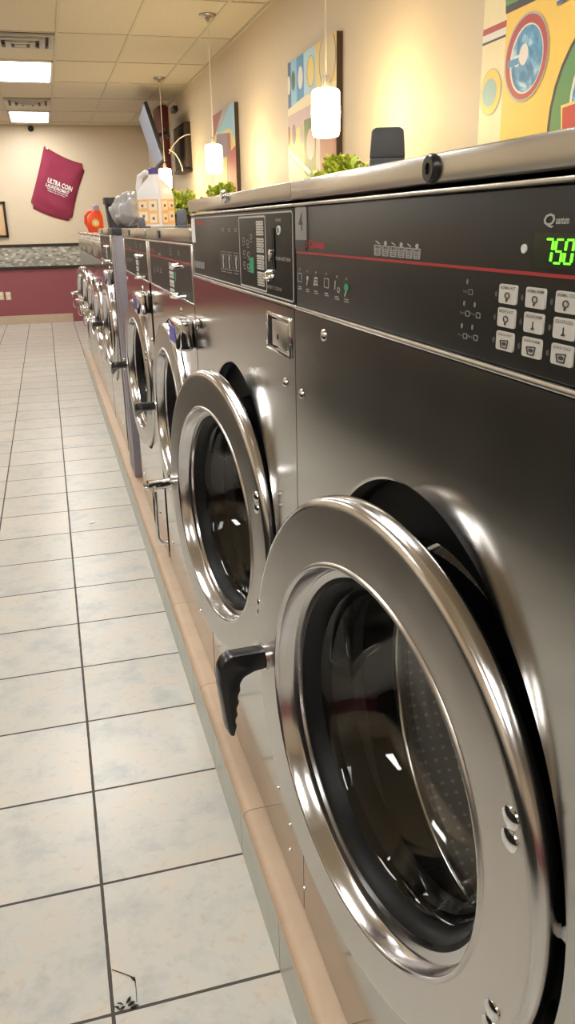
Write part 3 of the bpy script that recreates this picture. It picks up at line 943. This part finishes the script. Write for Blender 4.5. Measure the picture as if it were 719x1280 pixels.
W3 = .885
m3 = mid_washer((XF, 2.478, ZB), W3, 'steel washing machine third from the camera, right before the coin slot machine, with blue reflection colour on its coin vault')
m3['label'] = 'third steel washing machine from the camera, black-handled, beside the taller coin slot machine'
def place(src, y, label, th=None):
    c = copy_tree(src); c.location = (XF, y, ZB); c['label'] = label
    if th is not None:
        for ch in c.children:
            if ch.name.startswith('door.') or ch.name == 'door':
                ch.rotation_euler = (0, 0, th)
    return c
for ch in m3.children:
    if ch.name.startswith('door'):
        for g_ in ch.children:
            if g_.name.startswith('handle') and 'plate' not in g_.name: g_.rotation_euler = (1.15, 0, 0)
m2 = place(m3, 3.418, 'fourth steel washing machine from the camera, with the detergent jug on top', .06)
m1 = place(m3, 5.11, 'steel washing machine with black fascia just beyond the grey metal post')

# ---- type C: small all-steel machines at the far end
def small_washer(loc, W, label):
    H1 = 1.18-ZB; H2 = 1.325-ZB
    t = washer_core('washing_machine', loc, W, H1, H2+.0, label, 'washing machine', None, k=.88, th=.05, handle='chrome', hz=.60, dx=(-.030, -.002))
    b = bmesh.new(); box(b, 0, .03, -W/2, W/2, H1+.003, H2-.002, bev=.004); obj('control_panel', b, 'steel_cap', t)
    b = bmesh.new(); decal(b, [(-W/2+.05, H2-.04), (W/2-.05, H2-.04), (W/2-.05, H2-.012), (-W/2+.05, H2-.012)], 0, 0, .001)
    for i in range(5): decal(b, ell(-W/2+.2+i*.12, H2-.026, .03, .007, 10), -.001, 1 if i % 2 else 2)
    obj('instruction_label', b, ['print_white', 'print_red', 'button_print'], t)
    b = bmesh.new(); box(b, -.003, 1.0, -W/2, W/2, H2, H2+.012, bev=.003); obj('lid', b, 'steel_cap', t)
    return t
WS = .885
c1 = small_washer((XF, 6.02, ZB), WS, 'small steel washing machine, first one past the last black fascia')
for y, lb, th in ((6.915, 'small all-steel washing machine, second one past the last black fascia', .05),
                  (7.81, 'small all-steel washing machine, second from the far end of the row', .07),
                  (8.705, 'farthest steel washing machine, at the far end of the row under the orange bottle', .16)):
    place(c1, y, lb, th)

# ------------------------------------------------------------------ grey post between washers
t = empty('metal_post', (.32, 4.12, ZB), 'grey metal post standing between washing machines below the white bag', 'post')
b = bmesh.new(); box(b, 0, .30, 0, .10, 0, 1.195, bev=.003); box(b, .0, .30, .125, .26, .0, 1.195, bev=.003)
obj('upright', b, 'post_grey', t)
b = bmesh.new(); box(b, .006, .30, .10, .125, .0, 1.19); obj('groove', b, 'post_dark', t)
b = bmesh.new(); box(b, -.012, .31, -.012, .275, 1.195, 1.225, bev=.004); obj('cap', b, 'bin_grey', t)
b = bmesh.new(); tube(b, [(0, .05, .58), (-.03, .05, .58), (-.045, .05, .578), (-.05, .05, .56)], .006, 8); box(b, -.006, 0, .03, .07, .55, .61, bev=.002)
obj('latch', b, 'chrome', t)

# ------------------------------------------------------------------ soap dispenser lids on the tops
def soap_lid(x, y, z, label, w, h, hb=.03):
    t = empty('soap_dispenser', (x, y, z), label, 'dispenser', 'grey soap dispensers on the washer tops')
    b = bmesh.new(); box(b, -.03, .12, -w*.5, w*.5, 0, hb, bev=.004); obj('tray', b, 'lid_grey', t)
    b = bmesh.new()
    prism(b, [(-w/2, hb), (w/2, hb), (w/2-.003, hb+h*.9), (w/2-.010, hb+h), (-w/2+.010, hb+h), (-w/2+.003, hb+h*.9)], -.009, .009, 0, .003)
    o = obj('open_lid', b, 'lid_grey', t); o.location = (-.02, 0, 0); o.rotation_euler = (0, .12, 0)
    return t
t = soap_lid(.600, 1.465, 1.432, 'open grey soap dispenser lid on the coin slot machine, near the yellow painting', .062, .050, .050)
t.rotation_euler = (0, 0, 1.2)
t = soap_lid(.485, 3.10, 1.372, 'open grey soap dispenser lid right of the detergent jug', .040, .052, .010); t.rotation_euler = (0, 0, 1.3)
t = soap_lid(.385, 3.50, 1.372, 'open grey soap dispenser lid in front of the detergent jug', .030, .032, .008); t.rotation_euler = (0, 0, 1.3)

# ------------------------------------------------------------------ detergent jug
t = empty('detergent_jug', (.478, 3.77, 1.372), 'big translucent white detergent jug with orange label and purple cap', 'jug')
b = bmesh.new()
def sect(z, hx, hy, r, ox=0): return [(x+ox, y, z) for x, y in rrect(-hx, hx, -hy, hy, r, 4)]
secs = [sect(.0, .052, .066, .012), sect(.006, .058, .072, .016), sect(.135, .058, .072, .016), sect(.165, .055, .066, .022), sect(.195, .040, .046, .024), sect(.215, .025, .028, .022), sect(.235, .02, .02, .019)]
def loft(b, secs, mi=0):
    R_ = [[b.verts.new(p) for p in s] for s in secs]
    n = len(R_[0])
    for A, B in zip(R_, R_[1:]):
        for i in range(n):
            f = b.faces.new((A[i], A[(i+1) % n], B[(i+1) % n], B[i])); f.material_index = mi
    b.faces.new(list(reversed(R_[0]))).material_index = mi; b.faces.new(R_[-1]).material_index = mi
loft(b, secs)
obj('bottle', b, 'jug_plastic', t)
b = bmesh.new(); tube(b, [(0, .01, .225), (0, .05, .238), (0, .088, .222), (0, .102, .175), (0, .092, .125), (0, .062, .095)], [.010, .012, .014, .015, .015, .012], 12)
obj('handle', b, 'jug_plastic', t)
b = bmesh.new(); lathe(b, [(.228, .022), (.23, .026), (.252, .025), (.256, .02), (.256, 0)], 24, 'Z'); obj('cap', b, 'cap_purple', t)
b = bmesh.new()
box(b, -.0593, .0593, -.062, .062, .015, .122, mi=0); box(b, -.048, .048, -.0733, .0733, .015, .122, mi=0)
for (y0, y1, z0, z1, mi) in ((-.055, -.005, .075, .115, 1), (.005, .055, .085, .112, 1), (.005, .055, .03, .07, 1), (-.05, -.01, .022, .06, 1)):
    box(b, -.0598, -.0590, y0, y1, z0, z1, mi=mi)
    box(b, y0*.8, y1*.8, -.0738, -.0730, z0, z1, mi=mi)
for (y, z) in ((-.03, .095), (.03, .05), (-.03, .04), (.035, .095)):
    box(b, -.0603, -.0595, y-.008, y+.006, z-.006, z+.006, mi=2); box(b, y*.8-.007, y*.8+.007, -.0743, -.0735, z-.006, z+.005, mi=2)
obj('paper_label', b, ['jug_label', 'label_cream', 'paint_brown'], t)
t.rotation_euler = (0, 0, .75); t.scale = (.9, .9, .94)

# ------------------------------------------------------------------ plastic bag and dark bin on the post/washer
def blob(name, mat, parent, f, nu=40, nv=24):
    b = bmesh.new(); G = []
    for j in range(nv+1):
        v = PI*j/nv; row = []
        for i in range(nu):
            u = 2*PI*i/nu; row.append(b.verts.new(f(u, v)))
        G.append(row)
    for j in range(nv):
        for i in range(nu):
            b.faces.new((G[j][i], G[j+1][i], G[j+1][(i+1) % nu], G[j][(i+1) % nu]))
    bmesh.ops.remove_doubles(b, verts=b.verts[:], dist=1e-5)
    bmesh.ops.recalc_face_normals(b, faces=b.faces[:])
    return obj(name, b, mat, parent, 80)
def fb(u, v):
    x = .085*math.sin(v)*math.cos(u); y = .10*math.sin(v)*math.sin(u); z = math.cos(v)
    z = .075+.085*z if z > 0 else .075+.073*z
    cr_ = .012*math.sin(5*u+3*v)+.008*math.sin(11*u-4*v)+.007*math.sin(9*v+2*u)
    s = 1+cr_*6*math.sin(v)
    x *= s; y *= s
    x += .035*(z/.16)             # leans towards the jug
    return Vector((x-.0, y, max(z+cr_*.6*math.sin(v), 0.001)))
g = blob('plastic_bag', 'bag_film', None, fb); g.location = (.385, 4.16, 1.376)
tag(g, 'crumpled pale grey plastic bag lying left of the detergent jug', 'bag')
t = empty('storage_bin', (.42, 4.80, 1.372), 'dark grey plastic bin with thick rim standing behind the white bag', 'bin')
b = bmesh.new()
loft(b, [sect(0, .075, .06, .02), sect(.13, .085, .07, .02)])
obj('tub', b, 'bin_grey', t)
b = bmesh.new(); lo = [sect(.125, .092, .077, .022), sect(.155, .092, .077, .022)]; loft(b, lo); obj('rim', b, 'bin_grey', t)

# ------------------------------------------------------------------ orange bottle
t = empty('detergent_bottle', (.50, 8.75, ZB+1.187), 'orange detergent bottle with lilac cap on the farthest washer', 'bottle')
b = bmesh.new()
loft(b, [sect(0, .07, .045, .02), sect(.01, .078, .05, .025), sect(.10, .078, .05, .03), sect(.15, .066, .045, .03, .010), sect(.19, .045, .035, .03, .018), sect(.205, .03, .03, .025, .020)])
obj('bottle', b, 'orange_plastic', t)
b = bmesh.new(); tube(b, [(-.01, 0, .195), (-.055, 0, .19), (-.088, 0, .15), (-.092, 0, .09), (-.07, 0, .04)], [.014, .015, .015, .015, .012], 10); obj('handle', b, 'orange_plastic', t)
b = bmesh.new(); lathe(b, [(.20, .034), (.245, .031), (.25, .026), (.25, 0)], 20, 'Z', (.02, 0, 0)); obj('cap', b, 'cap_lilac', t)
b = bmesh.new(); prism(b, ell(0.0, .085, .036, .036, 20), -.0515, -.049, 1); prism(b, ell(0.0, .085, .018, .018, 16), -.053, -.051, 1, 0, 1); obj('round_label', b, ['paint_yellow', 'print_white'], t)

# ------------------------------------------------------------------ plants
def plant(loc, w, h, label, n=130, pot=True, seed=1):
    rnd = random.Random(seed)
    t = empty('potted_plant', loc, label, 'plant', None)
    b = bmesh.new(); lathe(b, [(0, 0), (0, w*.28), (.05, w*.36), (.056, w*.38), (.056, w*.33), (.045, 0)], 24, 'Z'); obj('pot', b, 'pot', t)
    b = bmesh.new()
    for i in range(n):
        a = rnd.uniform(0, 2*PI); tilt = rnd.uniform(0, 1.15); L_ = rnd.uniform(.55, 1.0)
        base = Vector((rnd.uniform(-.1, .1)*w, rnd.uniform(-.1, .1)*w, .045))
        dirv = Vector((math.sin(tilt)*math.cos(a), math.sin(tilt)*math.sin(a), math.cos(tilt)))
        ln = L_*((h-.05)*math.cos(tilt)+w*.62*math.sin(tilt))
        tip = base+dirv*ln
        pts = [base+dirv*ln*s+Vector((0, 0, -.02*s*s*math.sin(tilt))) for s in (0, .35, .7, 1)]
        tube(b, pts, [.0012]*4, 4, mi=0, cap=False)
        side = dirv.cross(Vector((0, 0, 1))); side = side.normalized() if side.length > .01 else Vector((1, 0, 0))
        nl = 7
        for k in range(nl):
            s = .3+.75*k/nl
            p = base+dirv*ln*s+Vector((0, 0, -.02*s*s*math.sin(tilt)))
            for sg in (-1, 1):
                l = (.020+.010*rnd.random())*(1.2-.35*s)
                ang = rnd.uniform(.5, 1.1)
                dv = (dirv*math.cos(ang)+side*sg*math.sin(ang)+Vector((rnd.uniform(-.3, .3),)*3)).normalized()
                q = dv.cross(dirv); q = q.normalized()*.0075
                vs = [b.verts.new(x) for x in (p, p+dv*l*.5+q, p+dv*l, p+dv*l*.5-q+Vector((0, 0, .002)))]
                f = b.faces.new(vs); f.material_index = rnd.randint(0, 1)
    obj('foliage', b, ['leaf', 'leaf_light'], t, None)
    return t
plant((.835, 2.36, 1.372), .125, .185, 'bright yellow-green potted plant behind the coin slot machine, below the big pendant lamp', 150, seed=3)
plant((.70, 3.40, 1.372), .10, .165, 'small yellow-green potted plant washed out by the middle pendant lamp', 90, seed=5)
plant((.66, 4.20, 1.372), .13, .165, 'bright green potted plant just right of the detergent jug', 110, seed=8)

# ------------------------------------------------------------------ pendant lamps
def pendant(y, label):
    X = 1.294
    t = empty('pendant_lamp', (X, y, ZC), label, 'pendant lamp', 'white glass pendant lamps along the wall')
    b = bmesh.new(); lathe(b, [(-.001, .062), (-.006, .062), (-.016, .050), (-.022, .020), (-.045, .010), (-.05, 0)], 32, 'Z'); obj('canopy', b, 'canopy_metal', t)
    b = bmesh.new(); tube(b, [(0, 0, -.04), (0, 0, -.81)], .004, 8); obj('cord', b, 'cord', t)
    b = bmesh.new(); lathe(b, [(-.80, .006), (-.80, .014), (-.848, .018), (-.853, .018)], 20, 'Z'); obj('socket', b, 'canopy_metal', t)
    b = bmesh.new(); lathe(b, [(-.853, .012), (-.853, .048), (-.858, .058), (-.868, .063), (-.95, .066), (-1.035, .062), (-1.048, .056), (-1.052, .045), (-1.052, .0)], 40, 'Z')
    bmesh.ops.recalc_face_normals(b, faces=b.faces[:])
    obj('lamp_shade', b, 'bulb_glass', t, 60)
pendant(3.90, 'largest glowing white pendant lamp, hanging in front of the blue painting')
pendant(6.58, 'glowing white pendant lamp in the middle, before the small painting')
pendant(9.26, 'farthest glowing white pendant lamp, beside the television')
pendant(1.22, 'white pendant lamp added outside the view, before the yellow painting')  # unseen lamp continuing the row, added for the lighting

# ------------------------------------------------------------------ paintings on the wall (flat canvases)
XA = XW-.035
def A_(x, y):
    p = at(x, y, 0, XA); return (p.y, p.z)
def painting(name, y0, y1, z0, z1, label, base, shapes, mats):
    """canvas box + painted areas in one mesh"""
    b = bmesh.new()
    box(b, XA, XW-.001, y0, y1, z0, z1, mi=0)
    box(b, XA-.0006, XA, y0, y1, z0, z1, mi=1)
    for i, (pts, mi) in enumerate(shapes):
        cl = []
        # clip polygon to canvas
        P = list(pts)
        for ax, lim, sg in ((0, y0, 1), (0, y1, -1), (1, z0, 1), (1, z1, -1)):
            Q = []
            for j in range(len(P)):
                a, c = P[j], P[(j+1) % len(P)]
                ia, ic = (a[ax]-lim)*sg >= 0, (c[ax]-lim)*sg >= 0
                if ia: Q.append(a)
                if ia != ic:
                    s = (lim-a[ax])/(c[ax]-a[ax]); Q.append((a[0]+(c[0]-a[0])*s, a[1]+(c[1]-a[1])*s))
            P = Q
            if not P: break
        if len(P) < 3: continue
        x = XA-.0008-.0002*i
        f = b.faces.new([b.verts.new((x, p[0], p[1])) for p in P]); f.material_index = mi
        f.normal_update()
        if f.normal.x > 0: f.normal_flip()
    o = obj(name, b, mats, None, None)
    return tag(o, label, 'painting')
def pxe(cx, cy, rx, ry, rot=0, n=32):
    """ellipse drawn on the canvas plane from its picture centre and half-axes ends"""
    c = A_(cx, cy); l = A_(cx-rx, cy)[0]; r = A_(cx+rx, cy)[0]; tp = A_(cx, cy-ry)[1]; bt = A_(cx, cy+ry)[1]
    return ell((l+r)/2, (tp+bt)/2, abs(l-r)/2, abs(tp-bt)/2, n, rot)
def rc(Y0, Y1, Z0, Z1): return [(Y0, Z0), (Y1, Z0), (Y1, Z1), (Y0, Z1)]

# yellow washer painting (right)
yl = A_(602, 90)[0]; y_end = yl-1.0
zb0, zt0 = 1.45, 2.38
yline = A_(632, 60)[0]
pl = ['canvas_edge', 'paint_cream', 'paint_yellow', 'paint_red', 'paint_white', 'paint_black', 'paint_grey', 'paint_swirl', 'paint_green', 'paint_scarlet', 'paint_gold', 'paint_teal', 'paint_navy', 'paint_blue']
zz = lambda x, y: A_(x, y)[1]
sh = [(rc(y_end, yline, zb0, zt0), 2),
      (rc(yline, yl, zz(618, 40), zz(618, 32)), 3), (rc(yline, yl, zz(618, 49), zz(618, 40)), 4), (rc(yline, yl, zz(618, 52), zz(618, 49)), 5),
      ([A_(633, 18), A_(680, -4), A_(680, -14), A_(633, 8)], 5), ([A_(633, 8), A_(680, -14), A_(680, -120), A_(633, -100)], 8),
      (pxe(614, 115, 13, 29), 6), (pxe(614, 115, 12.3, 28), 2), (pxe(612.5, 116, 9, 18), 6), (pxe(612.5, 116, 7.8, 16.5), 11),
      (pxe(659.5, 71, 27, 55), 6), (pxe(659.5, 71, 25.5, 52), 3), (pxe(659.5, 73, 20.5, 43), 4), (pxe(660, 73, 19, 41), 7),
      (pxe(656, 68, 5.5, 13), 4), ([A_(644, 71), A_(651, 68), A_(650, 82), A_(645, 84)], 4), ([A_(636, 77), A_(650, 72), A_(650, 80), A_(636, 86)], 13),
      (pxe(775, 140, 88, 150), 5), (pxe(776, 142, 86, 148), 8), (pxe(760, 120, 46, 92), 4), (pxe(760, 120, 43, 88), 7),
      ([A_(703, 132), A_(760, 112), A_(760, 190), A_(703, 190)], 10), ([A_(705, 135), A_(760, 116), A_(760, 190), A_(704, 190)], 9),
      ([A_(698, 2), A_(712, -6), A_(712, 0), A_(698, 7)], 12), ([A_(698, -10), A_(719, -20), A_(719, -8), A_(698, 2)], 4)]
painting('painting', y_end, yl, zb0, zt0, 'large yellow painting of round washer doors on the wall at the right', 'c', sh, pl)
# blue & yellow painting behind the big pendant
yL, yR = A_(361, 150)[0], A_(421, 110)[0]
zT = (zz(361, 77)+zz(420, 41))/2; zB = zT-1.02
pl = ['canvas_edge', 'paint_tan', 'paint_navy', 'paint_sky', 'paint_blue', 'paint_paleblue', 'paint_gold', 'paint_cream', 'paint_dkgreen', 'paint_white', 'paint_brown', 'paint_pink', 'paint_olive', 'paint_mauve', 'paint_grey', 'paint_red']
Yx = lambda x, y: A_(x, y)[0]
zm = zz(380, 128)
sh = [(rc(Yx(364, 100), yL, zm, zT), 2), (rc(Yx(371, 100), Yx(364, 100), zm, zT), 3), (rc(Yx(380, 90), Yx(371, 90), zm, zT), 4),
      (rc(Yx(395, 90), Yx(380, 90), zm, zT), 5), (rc(yR, Yx(395, 90), zm, zT), 6),
      (pxe(361.5, 107, 1.8, 12), 9), (pxe(367, 101, 2.4, 12.5), 8), (pxe(376, 97, 3, 14.5), 9), (pxe(389, 89, 4.9, 19.8), 12), (pxe(389, 89, 4.4, 19), 6),
      (pxe(410, 72, 10.8, 36.5), 13), (pxe(410, 72, 10, 35.5), 1),
      ([(yL, zm), (Yx(380, 130), zm+.03), (yR, zm+.03), (yR, zm-.02), (yL, zm-.07)], 7), ([(yL, zm-.04), (yR, zm-.02), (yR, zm-.12), (yL, zm-.14)], 11),
      (rc(Yx(381, 170), yL, zB, zm-.13), 6), (rc(Yx(397, 170), Yx(381, 170), zB, zm-.10), 12), (rc(yR, Yx(401, 170), zB, zm-.12), 10), (rc(Yx(401, 170), Yx(396, 170), zB, zm-.12), 11),
      (pxe(362, 170, 2.2, 12), 10), (pxe(368.5, 168, 2.4, 13), 13), (pxe(378, 170, 2.2, 13), 14), (pxe(389.5, 180, 5.2, 20), 11),
      ([A_(360, 184), A_(390, 214), A_(388, 219), A_(360, 190)], 9), ([A_(360, 192), A_(388, 222), A_(360, 240)], 7)]
painting('painting', yR, yL, zB, zT, 'blue and yellow painting with rows of ovals behind the large pendant lamp', 'c', sh, pl)
# small far painting
yL, yR = A_(267, 190)[0], A_(294.5, 180)[0]
zT = (zz(267, 143)+zz(294, 128))/2; zB = zT-1.02
sh = [(rc(yR, yL, zB, zT), 6), ([(yL, zT), (Yx(283, 150), zT), (Yx(268, 170), zz(268, 172)), (yL, zz(267, 172))], 10),
      ([A_(286, 125), A_(296, 125), A_(295, 178), A_(288, 160), A_(272, 168), A_(272, 160)], 3), ([A_(281, 128), A_(290, 124), A_(276, 160), A_(270, 166)], 14),
      ([A_(271, 168), A_(284, 166), A_(286, 195), A_(271, 200)], 13), ([A_(284, 166), A_(288, 166), A_(292, 240), A_(284, 240)], 10),
      ([A_(288, 190), A_(296, 180), A_(296, 245), A_(288, 245)], 15)]
painting('painting', yR, yL, zB, zT, 'smaller-looking blue and red-brown painting behind the middle pendant lamp', 'c', sh, pl)

# ------------------------------------------------------------------ maroon column, television, black box on the wall
b = bmesh.new(); box(b, 1.545, XW-.001, 11.2, 11.8, 0, ZC-.007, bev=.004)
o = obj('wall_column', b, 'maroon_wood'); tag(o, 'maroon column running up the wall to the ceiling behind the television', 'column')
t = empty('television', (1.245, 9.6, 2.33), 'flat television tilted down from the wall, seen edge-on, beside the farthest pendant', 'television')
# local: x depth (screen faces -x), y length (0 near .. 1.3 far), z height
b = bmesh.new(); box(b, 0, .04, 0, 1.28, -.30, .30, bev=.006); box(b, .035, .06, .35, 1.0, -.2, .12, bev=.01); obj('casing', b, 'tv_black', t)
b = bmesh.new(); box(b, -.002, .002, .02, 1.26, -.275, .28); obj('screen', b, 'tv_screen', t)
b = bmesh.new(); box(b, .07, .20, .62, .66, -.02, .02, bev=.004); box(b, .19, .21, .55, .75, -.06, .06, bev=.004); obj('mount_arm', b, 'tv_black', t)
t.rotation_euler = (0, -math.radians(16.5), math.radians(-3.5))
t = empty('wall_speaker', (XW, 9.9, 2.2), 'black box hung on the wall right of the maroon column', 'speaker')
b = bmesh.new(); box(b, -.07, -.001, -.28, .50, -.22, .24, bev=.008); obj('cabinet', b, 'dark_brown', t)
b = bmesh.new(); box(b, -.075, -.069, -.25, .47, -.19, .21, bev=.003); obj('grille', b, 'tv_black', t)
b = bmesh.new(); box(b, -.11, -.001, -.28, .35, -.26, -.225, bev=.004); obj('bracket', b, 'tv_black', t)
b = bmesh.new()
tube(b, [(1.42, 9.75, 2.13), (1.45, 9.7, 2.20), (1.52, 9.6, 2.27), (1.58, 9.58, 2.30), (1.648, 9.58, 2.31)], .006, 8)
o = obj('cable', b, 'cord'); tag(o, 'upper pale cable curving from the television to the wall', 'cable', 'pale television cables')
b = bmesh.new(); tube(b, [(1.40, 9.6, 2.16), (1.46, 9.6, 2.12), (1.50, 9.6, 2.06), (1.53, 9.6, 1.98), (1.535, 9.6, 1.94)], .006, 8)
o = obj('cable', b, 'cord'); tag(o, 'lower pale cable curving down beside the black wall box', 'cable', 'pale television cables')
b = bmesh.new(); p = at(221, 137, 0, XW); box(b, XW-.06, XW-.001, p.y-.10, p.y+.1, p.z-.03, p.z+.03, bev=.008)
o = obj('wall_bracket', b, 'tv_black'); tag(o, 'small black bracket on the wall above the black box', 'bracket')

# ------------------------------------------------------------------ unseen dark tables added across the aisle to darken the steel reflections
def reflection_table(y):
    t = empty('reflection_table', (-1.55, y, 0), 'unseen dark table added across the aisle to darken the steel reflections', 'table', 'added dark tables across the aisle')
    b = bmesh.new(); box(b, -.45, .40, -1.15, 1.15, .86, .90, bev=.01); obj('tabletop', b, 'table_top', t)
    b = bmesh.new(); box(b, -.40, .34, -1.10, 1.10, .06, .86, bev=.004); obj('cabinet', b, 'dark_brown', t)
    b = bmesh.new(); box(b, -.36, .28, -1.06, 1.06, 0, .06); obj('plinth', b, 'tv_black', t)
    for k in range(3):
        b = bmesh.new(); box(b, .338, .352, -1.06+k*.72, -.40+k*.72, .12, .82, bev=.004); obj('door', b, 'tv_black', t)
for y in (-1.4, .95, 3.3, 5.65): reflection_table(y)

# ------------------------------------------------------------------ maroon laundry bag on the back wall
def AB(x, y): 
    p = at(x, y, 1, YF); return (p.x, p.z)
P0, P1, P2, P3 = AB(55, 182.5), AB(108.5, 206), AB(90, 277), AB(36.7, 258.5)
t = empty('laundry_bag', (P0[0], YF, P0[1]), 'maroon cloth laundry bag with white lettering pinned crooked on the back wall', 'bag')
b = bmesh.new(); nu, nv = 24, 28; G = []
def bl(u, v):
    x = (1-v)*((1-u)*P0[0]+u*P1[0])+v*((1-u)*P3[0]+u*P2[0]); z = (1-v)*((1-u)*P0[1]+u*P1[1])+v*((1-u)*P3[1]+u*P2[1])
    z -= .035*math.sin(PI*u)*(1-v); z -= .03*math.sin(PI*u)*v; x += -.03*math.sin(PI*v)*u + .01*math.sin(PI*v)*(1-u)
    # rounded corners at the far top and both bottoms
    for (cu, cv, r) in ((1, 0, .10), (1, 1, .08), (0, 1, .08)):
        d = math.hypot(u-cu, v-cv)
        if d < r: x += (P0[0]+P2[0]-2*x)/2*.22*(1-d/r); z += ((P0[1]+P2[1])/2-z)*.12*(1-d/r)
    return x, z
for side in (0, 1):
    G = []
    for j in range(nv+1):
        row = []
        for i in range(nu+1):
            u, v = i/nu, j/nv; x, z = bl(u, v)
            e_ = min(1, 6*min(u, 1-u, v, 1-v))
            th = .010+.032*e_**.5+.008*math.sin(9*u+3*v)*e_+.006*math.sin(5*v*v*3-4*u)*e_
            row.append(b.verts.new((x-P0[0], -(th if side == 0 else .0005), z-P0[1])))
        G.append(row)
    for j in range(nv):
        for i in range(nu): b.faces.new((G[j][i], G[j+1][i], G[j+1][i+1], G[j][i+1]))
    if side == 0: G0 = G
bd = lambda G: G[0][:]+[r[-1] for r in G[1:]]+G[-1][-2::-1]+[r[0] for r in G[-2:0:-1]]
A, B = bd(G0), bd(G)
for i in range(len(A)): b.faces.new((A[i], A[(i+1) % len(A)], B[(i+1) % len(A)], B[i]))
bmesh.ops.recalc_face_normals(b, faces=b.faces[:])
obj('cloth', b, 'banner_cloth', t, 60)
# printed lettering, follows the tilt
q0, q1, q2 = AB(60.5, 222), AB(91, 234), AB(57.5, 236)
org = Vector((q0[0]-P0[0], 0, q0[1]-P0[1])); ex = Vector((q1[0]-q0[0], 0, q1[1]-q0[1])); up = Vector((ex.z*-1, 0, ex.x)).normalized(); W_ = ex.length
b = bmesh.new()
def tline(s, x0, x1, d, h, bold=.02):
    M4 = Matrix(((0, ex.x/W_, up.x, org.x), (1, 0, 0, -.0580), (0, ex.z/W_, up.z, org.z), (0, 0, 0, 1)))
    text_bm(b, s, x0*W_, x1*W_, -d-h, -d, 0, 0, M4=M4, bold=bold)
tline('ULTRA COIN', .0, 1.0, .00, .072, .03)
tline('LAUNDROMAT', -.02, .92, .082, .048, .025)
tline('Wash Dry Fold Service', .05, .90, .138, .022, .02)
tline('Open Seven Days', .10, .82, .166, .020, .02)
obj('lettering', b, 'print_white', t, None)
b = bmesh.new(); tube(b, [(P1[0]-P0[0], -.01, P1[1]-P0[1]-.03), (P1[0]-P0[0]+.05, -.01, P1[1]-P0[1]-.08), (P1[0]-P0[0]+.07, -.008, P1[1]-P0[1]-.14)], .004, 6); obj('drawstring', b, 'cord', t)
b = bmesh.new(); lathe(b, [(0, .012), (-.012, .012), (-.016, 0)], 12, 'Y', (.04, -.035, -.04)); obj('pin', b, 'chrome', t)

# ------------------------------------------------------------------ framed print and outlets on the back wall
a0, a1 = AB(-16, 252), AB(11.5, 297)
t = empty('picture_frame', ((a0[0]+a1[0])/2, YF, (a0[1]+a1[1])/2), 'black framed tan picture at the left edge of the back wall', 'picture frame')
hw, hh = (a1[0]-a0[0])/2, (a0[1]-a1[1])/2
b = bmesh.new()
for r_ in ((-hw, hw, hh-.035, hh), (-hw, hw, -hh, -hh+.035), (-hw, -hw+.035, -hh, hh), (hw-.035, hw, -hh, hh)): box(b, r_[0], r_[1], -.03, 0, r_[2], r_[3], bev=.004)
obj('frame', b, 'frame_black', t)
b = bmesh.new(); box(b, -hw+.03, hw-.03, -.012, -.004, -hh+.03, hh-.03); obj('print', b, 'frame_print', t)
for (x, y, lb) in ((10.5, 370, 'cream double wall outlet on the maroon wall, next to the washers'), (1.5, 370, 'cream wall plate on the maroon wall at the left edge of the picture')):
    p = AB(x, y); t = empty('wall_outlet', (p[0], YF, p[1]), lb, 'outlet', 'cream wall plates')
    b = bmesh.new(); box(b, -.038, .038, -.008, 0, -.06, .06, bev=.003); obj('plate', b, 'outlet', t)
    b = bmesh.new(); box(b, -.016, .016, -.011, -.007, .008, .042, bev=.003); box(b, -.016, .016, -.011, -.007, -.042, -.008, bev=.003); obj('sockets', b, 'label_cream', t)

# ------------------------------------------------------------------ debris on the floor
b = bmesh.new()
pts = [at(x, y, 2, .0015) for x, y in ((140, 1212), (152, 1216), (165, 1221), (169, 1225))]
tube(b, pts, .0009, 5)
pts = [at(x, y, 2, .002) for x, y in ((169, 1226), (170, 1235), (171, 1252))]; tube(b, pts, .0006, 5)
for (x0, y0, x1, y1, w) in ((143, 1258, 150, 1262, .0022), (150, 1262, 156, 1258, .0025), (158, 1254, 163, 1246, .003), (160, 1257, 168, 1252, .0035), (163, 1260, 173, 1256, .0025), (146, 1254, 154, 1256, .0015), (164, 1222, 169, 1226, .003)):
    tube(b, [at(x0, y0, 2, .002), at((x0+x1)/2+1, (y0+y1)/2-1, 2, .004), at(x1, y1, 2, .002)], [w*.4, w, w*.4], 6)
o = obj('floor_debris', b, 'debris'); tag(o, 'small dried dark twig and crumbs on the tile joint at the bottom', 'debris')
b = bmesh.new(); p = at(116.5, 652.5, 2, .003)
lathe(b, [(0, .010), (.004, .012), (.006, .006), (.007, 0)], 9, 'Z', (p.x, p.y, 0)); lathe(b, [(0, .006), (.004, .005), (.005, 0)], 7, 'Z', (p.x-.013, p.y-.012, 0))
o = obj('lint_scrap', b, 'white_debris'); tag(o, 'tiny white lint scrap lying on a floor tile', 'scrap')

# ------------------------------------------------------------------ light + view
w = bpy.data.worlds.new('world'); bpy.context.scene.world = w; w.use_nodes = True
w.node_tree.nodes['Background'].inputs[0].default_value = (1, .93, .82, 1)
w.node_tree.nodes['Background'].inputs[1].default_value = .05
sc = bpy.context.scene
sc.view_settings.view_transform = 'Standard'
sc.view_settings.look = 'None'
sc.view_settings.gamma = 1
sc.view_settings.use_curve_mapping = False
sc.view_settings.exposure = 0.0
